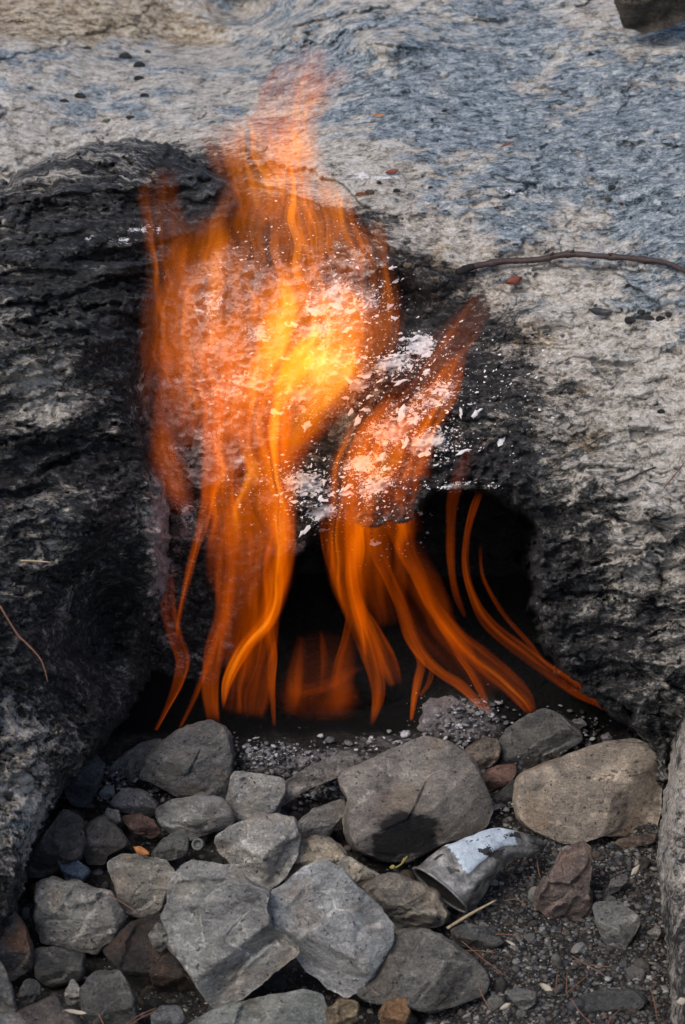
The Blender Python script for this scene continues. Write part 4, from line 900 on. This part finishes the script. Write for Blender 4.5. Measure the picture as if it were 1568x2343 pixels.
# green shoot
sh = bpy.data.objects.new('plant_shoot', None); col.objects.link(sh); sh.location = place(925, 1990, ground_d(1995) - 0.06)
tag(sh, 'tiny dry shoot growing at the foot of the soot stained boulder', 'plant')
for nm, pts in (('stem', [(905,1985),(920,1975),(932,1958)]), ('stem', [(918,1978),(922,1970),(926,1962)])):
    P = spline(np.array([place(a, b, ground_d(1995) - 0.06) for a, b in pts]), 8) - np.array(sh.location); V, F = tube(P, [0.001] * 8, 5)
    link(nm, V, F, M['leaf_green'], sh)
lf = leaf(898, 1983, 7, 5, 0.3, ground_d(1990) - 0.06, 'leaf_green', '', 0.5)
del lf['category']; lf.parent = sh; lf.location = lf.location - sh.location
# metal ring left of the pale stones
def ring():
    c = place(456, 1932, ground_d(1940) - 0.035); V = []; F = []; na = 28
    prof = [(0.0046, 0), (0.0046, 0.004), (0.0040, 0.0048), (0.0028, 0.0045), (0.0026, 0.002), (0.0, 0.002)]
    ax = -FWD * 0.95 + UPV * 0.2 - RGT * 0.25; ax /= np.linalg.norm(ax); a = np.cross(ax, UPV); a /= np.linalg.norm(a); b = np.cross(ax, a)
    for k in range(na):
        t = k / na * 2 * math.pi
        for r, h in prof: V.append(c + a * r * 1.35 * math.cos(t) + b * r * 1.35 * math.sin(t) + ax * h * 1.3)
    m = len(prof)
    for k in range(na):
        for j in range(m - 1): F.append((k * m + j, ((k + 1) % na) * m + j, ((k + 1) % na) * m + j + 1, k * m + j + 1))
    return tag(recenter(link('metal_cap', V, F, M['ring'])), 'small dull round metal cap lying between stones at left centre', 'metal cap')
ring()

# crushed can
def can_material():
    N = Nodes('weathered_can'); v = N.coord(); n1 = N.noise(v, 40, 5, 0.6, 0.5); n2 = N.noise(v, 220, 5, 0.7)
    pm = N.attr('paint')
    f = N.step(N.math('ADD', pm, N.math('ADD', N.math('MULTIPLY', N.math('SUBTRACT', n1, 0.5), 0.5), N.math('MULTIPLY', N.math('SUBTRACT', n2, 0.5), 0.35))), 0.47, 0.53)
    metal = N.ramp(N.math('ADD', N.math('MULTIPLY', n1, 0.7), N.math('MULTIPLY', n2, 0.3)), [(0.36, (0.035, 0.034, 0.032)), (0.5, (0.13, 0.125, 0.118)), (0.62, (0.30, 0.285, 0.26))])
    paint = N.ramp(n2, [(0.3, (0.24, 0.29, 0.33)), (0.62, (0.42, 0.47, 0.51))])
    c = N.mix(f, metal, paint)
    c = N.mix(N.step(n2, 0.64, 0.70), c, (0.09, 0.07, 0.05))
    c = N.mix(N.step(N.attr('dark_mask'), 0.3, 0.9), c, (0.03, 0.028, 0.026))
    return N.bsdf(c, N.mix(f, (0.55,) * 3, (0.65,) * 3), N.bump(N.math('ADD', n1, N.math('MULTIPLY', f, 0.2)), 0.6, 0.006), 0.4, N.math('MULTIPLY', N.math('SUBTRACT', 1.0, f), 0.25))
M['can'] = can_material()
def crushed_can():
    """a squashed tube: open mouth at lower left, flattened tail at upper right"""
    # survey of rings: upper edge, lower edge, fullness, distance
    top = Z2((335,830),(440,740),(560,690),(650,652),(740,645),(830,668),(900,690),(938,702))
    bot = Z2((560,1020),(625,985),(690,880),(740,810),(790,785),(850,775),(905,755),(940,706))
    ful = [0.40,0.42,0.40,0.34,0.26,0.20,0.14,0.05]
    nl = 56; na = 64
    tp = spline(np.array(top), nl); bt = spline(np.array(bot), nl); fu = np.interp(np.linspace(0, 7, nl), range(8), ful)
    dep = ground_d(1572 + 830 / 2) - 0.055 + np.linspace(-0.02, 0.045, nl)
    V = []; paint = []; dark_mask = []
    for side in (0, 1):
        for i in range(nl):
            A, B = tp[i], bt[i]; c = (A + B) / 2; h = np.linalg.norm(A - B) / 2
            e = (A - B) / (2 * h + 1e-9)
            for j in range(na):
                th = 2 * math.pi * j / na
                u = math.cos(th); w = math.sin(th)
                k = 1.0 - (0.035 if side else 0)
                # crease: a dented fold below the flat top face
                fold = 0.16 * math.exp(-((u + 0.25) / 0.14) ** 2) * (w > 0) * math.exp(-((i / nl - 0.42) / 0.3) ** 2)
                flat = np.sign(w) * abs(w) ** 0.75
                z = (flat * fu[i] * (1 - 0.35 * u * (w > 0)) - fold) * h * 1.5
                q = c + e * h * u * k + np.array([0.86, -0.5]) * w * 0.20 * h * math.exp(-i / 14.0)
                lip = 1.0 + (0.05 * math.exp(-(i / 2.0) ** 2) if not side else 0)
                q = c + (q - c) * lip
                z += h * 0.16 * float(cells(np.array([q[0] / 52.0 + 0.3 * u]), np.array([q[1] / 40.0]), 5)[0]) * min(1, i / 6) * (1 if not side else 0.6)
                n_ = float(perlin(np.array([[q[0] / 22, q[1] / 22, z / 25 + 3.3]]))[0])
                V.append(place(q[0] + 2.0 * n_, q[1] + 2.0 * n_, dep[i] - (z * k + 5.0 * n_ * min(1, i / 8)) * KPX * 3))
                p_ = (0.9 if (u > -0.12 and w > -0.1) else 0.0) * math.exp(-((i / nl - 0.40) / 0.26) ** 4)
                paint.append(p_ if not side else 0.0); dark_mask.append(1.0 if side else (0.7 * math.exp(-((u + 0.75) / 0.3) ** 2) if w > 0 else 0.5))  # darker inside, at the back and along the lower edge
    idx = lambda s, i, j: s * nl * na + i * na + j % na; F = []
    for i in range(nl - 1):
        for j in range(na):
            F.append((idx(0,i,j), idx(0,i,j+1), idx(0,i+1,j+1), idx(0,i+1,j))); F.append((idx(1,i,j+1), idx(1,i,j), idx(1,i+1,j), idx(1,i+1,j+1)))
    for j in range(na):
        F.append((idx(0,0,j+1), idx(0,0,j), idx(1,0,j), idx(1,0,j+1)))
    F.append(tuple(idx(0, nl - 1, j) for j in range(na)))
    root = link('crushed_can', np.array(V), F, M['can'], attrs=dict(paint=np.array(paint), dark_mask=np.array(dark_mask)))
    # rolled rim of the mouth
    ringp = np.array([V[idx(0, 0, j)] for j in range(na)] + [V[idx(0, 0, 0)]])
    Vr, Fr = tube(ringp, [0.0014] * len(ringp), 6)
    rim = link('rim', Vr, Fr, M['can'], attrs=dict(paint=np.zeros(len(Vr)), dark_mask=np.full(len(Vr), 0.3)))
    recenter(root); rim.parent = root; rim.matrix_parent_inverse = Matrix.Translation(-root.location)
    tag(root, 'crushed open mouthed metal can with peeling pale blue paint', 'can')
crushed_can()

# ------------------------------------------------------------------ flames
def flame_d(y):
    return 3.065 - (1650 - y) * KPX * 3 * 0.53
def flame(label, spine, widths, heats, prof=(0.5, 0.5, 0.3), bulge=0.25, n=70, m=20, off=0.0, streak=3.0, seed=None, soft=1.0, edge=0.2, warm=None):
    """one tongue: a closed, lens-shaped veil of glowing gas swept up along its spine.
       prof = (body, left rim, right rim) brightness across the veil"""
    seed = seed if seed is not None else int(spine[0][0] + 7 * spine[0][1]) % 991
    S = spline(np.array(spine, float), n); t = np.linspace(0, 1, n); kk = np.linspace(0, 1, len(widths))
    w = spline(np.array(widths, float)[:, None], n)[:, 0] if len(widths) == len(spine) else np.interp(t, kk, widths)
    w = np.maximum(w, 1.5) * (1.0 if m >= 30 else 1.28); ht = np.interp(t, np.linspace(0, 1, len(heats)), heats)
    T = np.gradient(S, axis=0); T /= np.linalg.norm(T, axis=1)[:, None] + 1e-9; Nn = np.stack([-T[:, 1], T[:, 0]], 1)
    Nn = np.where((Nn[:, :1] < 0), -Nn, Nn)                      # + is to the right
    Nn = Nn * 0.8 + np.array([0.2, 0]); 
    arc = np.concatenate([[0], np.cumsum(np.linalg.norm(np.diff(S, axis=0), axis=1))])
    u = np.sin(np.linspace(-1, 1, m) * math.pi / 2)
    V, heat, flow = [], [], []
    for side in (1, -1):
        U, Tt = np.meshgrid(u, t); Wd = w[:, None] * np.ones(m)
        wob = perlin(np.stack([U.ravel() * 1.5 + seed, np.repeat(arc, m) / 90, np.full(U.size, seed * 0.37)], 1)).reshape(U.shape)
        px = S[:, :1] + Nn[:, :1] * U * Wd + wob * 0.22 * Wd; py = S[:, 1:] + Nn[:, 1:] * U * Wd
        dd = flame_d(S[:, 1])[:, None] + off - side * bulge * Wd * KPX * 3 * (1 - U ** 2) * 0.6 - wob * 0.2 * Wd * KPX * 3
        V.append(place(px, py, dd).reshape(-1, 3))
        big_ = m >= 30
        pr = prof[0] * (0.85 if big_ else 0.82) * np.clip(1 - U ** 2, 0, 1) ** (1.6 * soft if big_ else 1.7 * soft) + 0
        rm = lambda q: np.clip(0.55 + 1.5 * fbm(np.stack([arc / 170, np.full(n, seed * 0.9 + q), np.full(n, 3.0)], 1), 2), 0.05, 1.5)[:, None]
        pr = pr + (1.0 if big_ else 0.7) * (rm(1) * prof[1] * np.exp(-((U + 1 - edge * 1.6) / edge) ** 2) + rm(2) * prof[2] * np.exp(-((U - 1 + edge * 1.6) / edge) ** 2))
        pr = pr * sstep(1.0, 1.0 - edge * 1.5, np.abs(U))
        er = fbm(np.stack([U.ravel() * 2.2 + seed, np.repeat(arc, m) / 130, np.full(U.size, seed * 0.71 + side)], 1), 3).reshape(U.shape)
        heat.append((pr * np.clip(0.85 + 1.1 * er, 0.05, 2) * ht[:, None] * (sstep(0, 0.06, t) * sstep(1.0, 0.93, t))[:, None] * (0.55 + 0.45 * sstep(1420, 950, S[:, 1]))[:, None]).ravel() * 0.42)
        flow.append(np.stack([U * np.clip(Wd, 10, 400) / 40 * streak + seed, (arc / 330)[:, None] + 0 * U, np.full(U.shape, seed * 0.13 + 0.3 * side)], -1).reshape(-1, 3))
    idx = np.arange(n * m).reshape(n, m)
    f1 = np.stack([idx[:-1, :-1], idx[:-1, 1:], idx[1:, 1:], idx[1:, :-1]], -1).reshape(-1, 4)
    f2 = f1[:, ::-1] + n * m
    o = link('flame', np.concatenate(V), np.concatenate([f1, f2]), M['flame'], attrs=dict(fire_amount=np.concatenate(heat), fire_warm=np.tile(np.repeat(sstep(1150, 500, S[:, 1]) * 0.75 + 0.0, m), 2), fire_flow=np.concatenate(flow)))
    tag(o, label, 'flame', 'flames rising from the vent')
    return recenter(o)

# left fire
flame('leftmost thin flame curling up from behind the dark rounded stone', [(345,1692),(385,1612),(408,1560),(418,1510),(402,1462),(390,1420),(384,1370),(384,1290)], [3,7,12,16,16,17,16,12], [0.35,0.7,0.8,0.75,0.5,0.32,0.25,0.0], (0.45,0.25,0.8))
flame('slim straight flame strand crossing above the leftmost curl', [(402,1470),(412,1400),(428,1330),(448,1250),(466,1180),(478,1100),(480,980),(478,860)], [3,6,8,10,14,20,26,30], [0.3,0.75,0.8,0.7,0.5,0.4,0.35,0.0], (0.5,0.05,0.7))
flame('short dim slanting flame between the two left fires', [(410,1668),(450,1585),(485,1490),(515,1400),(522,1330)], [4,7,9,11,10], [0.45,0.55,0.4,0.35,0.0], (0.7,0.1,0.2))
flame('tall flame forming the left half of the left fire', [(490,1655),(480,1570),(494,1480),(512,1400),(516,1310),(512,1220),(508,1120),(510,1000),(525,880),(560,760)], [14,18,22,18,22,34,38,44,60,70], [0.5,0.62,0.55,0.5,0.45,0.45,0.5,0.5,0.4,0.0], (0.6,0.5,0.35))
flame('bright yellow orange flame twisting up the middle of the left fire', [(511,1622),(522,1555),(560,1480),(606,1425),(630,1360),(640,1270),(636,1180),(622,1080),(615,980),(630,870),(660,760)], [3,11,16,19,26,34,38,42,46,60,75], [0.7,1.2,1.15,1.25,1.0,0.85,0.85,0.9,0.85,0.7,0.0], (0.7,0.45,0.75))
flame('broad dim flame behind the twisting left flame', [(560,1640),(572,1560),(585,1480),(600,1400),(605,1300),(610,1200),(600,1080)], [44,54,52,40,56,62,70], [0.25,0.5,0.5,0.5,0.45,0.4,0.0], (0.55,0.1,0.55), off=0.03)
flame('thin flame edge at the right side of the left fire', [(628,1665),(622,1570),(624,1500),(616,1432),(628,1350)], [3,8,10,10,8], [0.2,0.6,0.6,0.5,0.0], (0.7,0.1,0.4))
flame('faint broad curtain joining the strands of the left fire', [(555,1570),(562,1450),(570,1330),(575,1200),(580,1080),(590,960)], [40,78,100,115,125,130], [0.0,0.4,0.6,0.8,0.95,0.0], (0.7,0.0,0.0), streak=1.5, m=30, off=0.015, soft=0.5)
flame('faint broad curtain joining the strands of the right fire', [(880,1440),(868,1340),(855,1240),(868,1150),(890,1060),(930,950)], [30,78,105,110,105,95], [0.0,0.35,0.55,0.75,0.75,0.0], (0.7,0.0,0.0), streak=1.5, m=30, off=0.015, soft=0.5)
flame('dark red curtain between the two diagonal flames', [(1130,1595),(1050,1510),(990,1430),(945,1330),(920,1230)], [26,50,66,66,50], [0.0,0.24,0.3,0.25,0.0], (0.7,0.0,0.0), streak=1.5, m=30, off=0.02, soft=0.6)
# dim middle
flame('dim red glow of flame in the middle of the black hollow', [(720,1655),(725,1600),(728,1550),(735,1500),(745,1440)], [90,120,110,85,50], [0.0,0.30,0.20,0.10,0.0], (0.6,0.0,0.0), soft=1.6, off=0.06, m=30, streak=0.5)
flame('small flat flame licking sideways inside the hollow', [(668,1590),(700,1580),(740,1570),(790,1545),(830,1520)], [16,18,16,14,8], [0.0,0.22,0.26,0.2,0.0], (0.7,0.0,0.0), off=0.05)
flame('faint red tongue at the left of the dark hollow', [(672,1640),(678,1580),(684,1520),(690,1450)], [22,26,20,10], [0.0,0.34,0.16,0.0], (0.8,0,0.1), off=0.05, streak=1)
flame('faint red tongue leaning right in the dark hollow', [(770,1640),(778,1570),(790,1500),(796,1430)], [26,28,20,10], [0.0,0.28,0.18,0.0], (0.8,0.1,0), off=0.05, streak=1)
flame('faint pointed flame standing in the hollow', [(738,1590),(742,1520),(740,1480),(735,1440)], [10,9,7,3], [0.0,0.22,0.28,0.0], (0.8,0,0), off=0.06)
# right fire
flame('main flame of the right fire rising beside the black rock', [(850,1662),(866,1600),(862,1545),(846,1480),(822,1420),(802,1340),(800,1260),(806,1180),(806,1110),(824,1040),(862,970),(920,890)], [4,14,20,24,24,36,48,50,48,52,56,50], [0.5,0.7,0.62,0.62,0.75,0.75,0.7,0.7,0.75,0.75,0.6,0.0], (0.6,0.5,0.25))
flame('bright inner strand of the right fire', [(838,1520),(828,1440),(812,1370),(804,1290),(804,1200),(806,1120),(822,1050),(860,975),(910,910)], [5,12,14,14,14,16,24,28,24], [0,0.6,0.75,0.75,0.6,0.55,0.6,0.5,0.0], (0.75,0.1,0.2))
flame('thin left strand of the right fire crossing the dark gap', [(762,1590),(776,1512),(792,1455),(801,1402),(790,1370),(768,1311),(748,1230),(745,1150)], [8,9,8,8,9,12,14,14], [0.0,0.4,0.55,0.6,0.5,0.5,0.5,0.0], (0.5,0.6,0.2))
flame('curved flame lobe bending right at the foot of the right fire', [(905,1570),(893,1535),(872,1485),(845,1430),(826,1390),(815,1330)], [14,22,24,18,12,8], [0.1,0.45,0.5,0.55,0.5,0.0], (0.5,0.2,0.6))
flame('small upright flame at the edge of the ash coated rock', [(941,1650),(948,1600),(957,1555),(963,1515),(940,1470)], [3,7,10,9,5], [0.6,0.85,0.75,0.45,0.0], (0.7,0.5,0.3))
flame('little hooked flame right of the small upright flame', [(960,1592),(975,1572),(985,1548),(988,1520)], [4,5,6,4], [0.4,0.55,0.4,0.0], (0.7,0.1,0.4))
flame('long diagonal flame sweeping down to the ash coated rock', [(1108,1625),(1085,1598),(1050,1566),(1010,1540),(968,1500),(942,1455),(917,1385),(888,1320),(862,1260),(850,1180)], [4,9,13,12,14,16,14,12,14,14], [0.35,0.75,0.95,0.95,0.85,0.75,0.8,0.6,0.4,0.0], (0.5,0.7,0.15))
flame('broad diagonal flame ending at the dark smooth stone', [(1220,1632),(1196,1596),(1145,1545),(1092,1500),(1042,1455),(996,1395),(958,1315),(930,1260),(912,1150),(925,1040)], [10,20,26,26,22,16,16,22,36,40], [0.7,0.85,0.75,0.75,0.7,0.55,0.4,0.35,0.4,0.0], (0.5,0.55,0.25))
flame('thin strand joining the two diagonal flames', [(1122,1648),(1105,1590),(1080,1540),(1050,1500),(1015,1450)], [4,9,8,6,4], [0.2,0.7,0.8,0.5,0.0], (0.7,0.3,0.2))
flame('longest rightmost flame sweeping down to the right rock', [(1436,1646),(1396,1617),(1323,1580),(1250,1532),(1180,1478),(1116,1424),(1084,1366),(1066,1303),(1068,1230),(1084,1164),(1100,1120)], [5,12,16,18,17,14,10,8,7,8,8], [0.5,0.75,0.95,0.95,0.95,0.85,0.75,0.6,0.5,0.42,0.0], (0.45,0.75,0.15), off=-0.06)
flame('faint red strand left of the longest rightmost flame', [(1066,1415),(1045,1360),(1032,1290),(1032,1200),(1042,1120),(1080,1010)], [4,8,9,11,14,20], [0.1,0.25,0.25,0.18,0.15,0.0], (0.7,0.3,0.3), off=-0.02)
flame('very faint thread of flame at the right of the hollow', [(1250,1520),(1210,1470),(1150,1400),(1105,1320),(1100,1240)], [3,6,6,5,4], [0.1,0.28,0.15,0.15,0.0], (0.9,0,0), off=-0.02)
# upper fire
flame('wide glowing veil of fire over the middle rock face', [(600,1120),(605,1010),(612,890),(620,780),(630,680),(640,580),(650,480),(660,370)], [120,180,240,275,280,265,215,90], [0.0,0.2,0.42,0.6,0.62,0.5,0.4,0.0], (0.62,0.0,0.0), streak=1.6, m=40, n=90, off=0.02)
flame('hottest yellow heart of the fire above the white ash', [(640,1080),(680,950),(750,830),(790,740),(765,630)], [50,95,108,95,50], [0.0,0.9,3.0,1.6,0.0], (0.85,0,0), streak=0.9, m=30)
flame('second yellow glow left of the hottest heart', [(530,1010),(560,900),(610,800),(655,700),(650,590)], [60,125,150,125,80], [0.0,0.7,1.4,1.2,0.0], (0.75,0,0), streak=0.9, m=30)
flame('left curtain of the upper fire against the charred rock', [(420,1010),(410,900),(412,800),(400,700),(385,610),(378,530),(368,450),(385,370)], [70,95,95,85,66,62,56,30], [0.0,0.26,0.32,0.34,0.38,0.30,0.15,0.0], (0.6,0.0,0.0), streak=2.5, m=32)
flame('smoky orange veil over the pinkish lumps left of the heart', [(455,1040),(445,900),(440,780),(445,680),(470,580),(480,480)], [60,110,125,120,95,40], [0.0,0.38,0.42,0.38,0.35,0.0], (0.7,0.0,0.0), streak=2.4, m=32, soft=0.6)
flame('orange veil rising behind the crest of the black knob', [(760,640),(750,560),(735,500),(715,440),(700,380)], [110,105,90,70,40], [0.0,0.5,0.6,0.55,0.0], (0.7,0.0,0.0), streak=4, m=32, soft=0.6)
flame('right edge curtain of the main fire', [(770,960),(815,870),(848,790),(858,710),(856,630),(850,560),(835,500)], [60,70,66,56,48,42,34], [0.0,0.45,0.6,0.5,0.5,0.45,0.0], (0.55,0.0,0.12), streak=3, edge=0.35)
flame('tall streaked flame rising to the crest', [(690,720),(680,640),(672,560),(665,490),(660,420),(655,350),(640,280)], [90,92,85,75,62,66,66], [0.0,0.5,0.6,0.7,0.7,0.6,0.0], (0.6,0.0,0.0), streak=4, m=32)
flame('pale plume of flame flaring left above the crest', [(650,500),(618,420),(600,360),(585,310),(565,255)], [95,125,140,150,160], [0.0,0.7,0.85,0.75,0.0], (0.62,0.15,0.0), streak=2, m=30)
flame('right plume fading upward over the pale slope', [(680,430),(665,350),(660,280),(672,220),(700,160),(722,95)], [75,85,95,95,75,40], [0.0,0.7,0.75,0.6,0.35,0.0], (0.6,0.0,0.1), streak=2, m=30)
flame('wispy flame tip drifting right at the very top', [(700,260),(735,200),(775,165),(805,150)], [40,40,26,12], [0.0,0.22,0.18,0.0], (0.6,0,0.1), streak=2)
flame('right slanting flame over the ashy ledge', [(870,1060),(905,980),(950,900),(1000,830),(1045,770),(1085,715),(1125,670)], [44,62,66,56,44,36,24], [0.0,0.45,0.55,0.5,0.35,0.2,0.0], (0.5,0.1,0.5), streak=2)
flame('second slanting strand at the right of the ashy ledge', [(915,1160),(925,1080),(945,1010),(985,940),(1025,870),(1050,800)], [30,44,46,40,30,16], [0.0,0.4,0.5,0.55,0.4,0.0], (0.55,0.2,0.5), streak=3)
flame('low orange patch of flame on the left pinkish lumps', [(430,1180),(405,1110),(385,1050),(370,990),(365,930)], [26,36,36,28,16], [0.0,0.42,0.42,0.25,0.0], (0.7,0.1,0.1), streak=2)

print('built', len(bpy.data.objects))
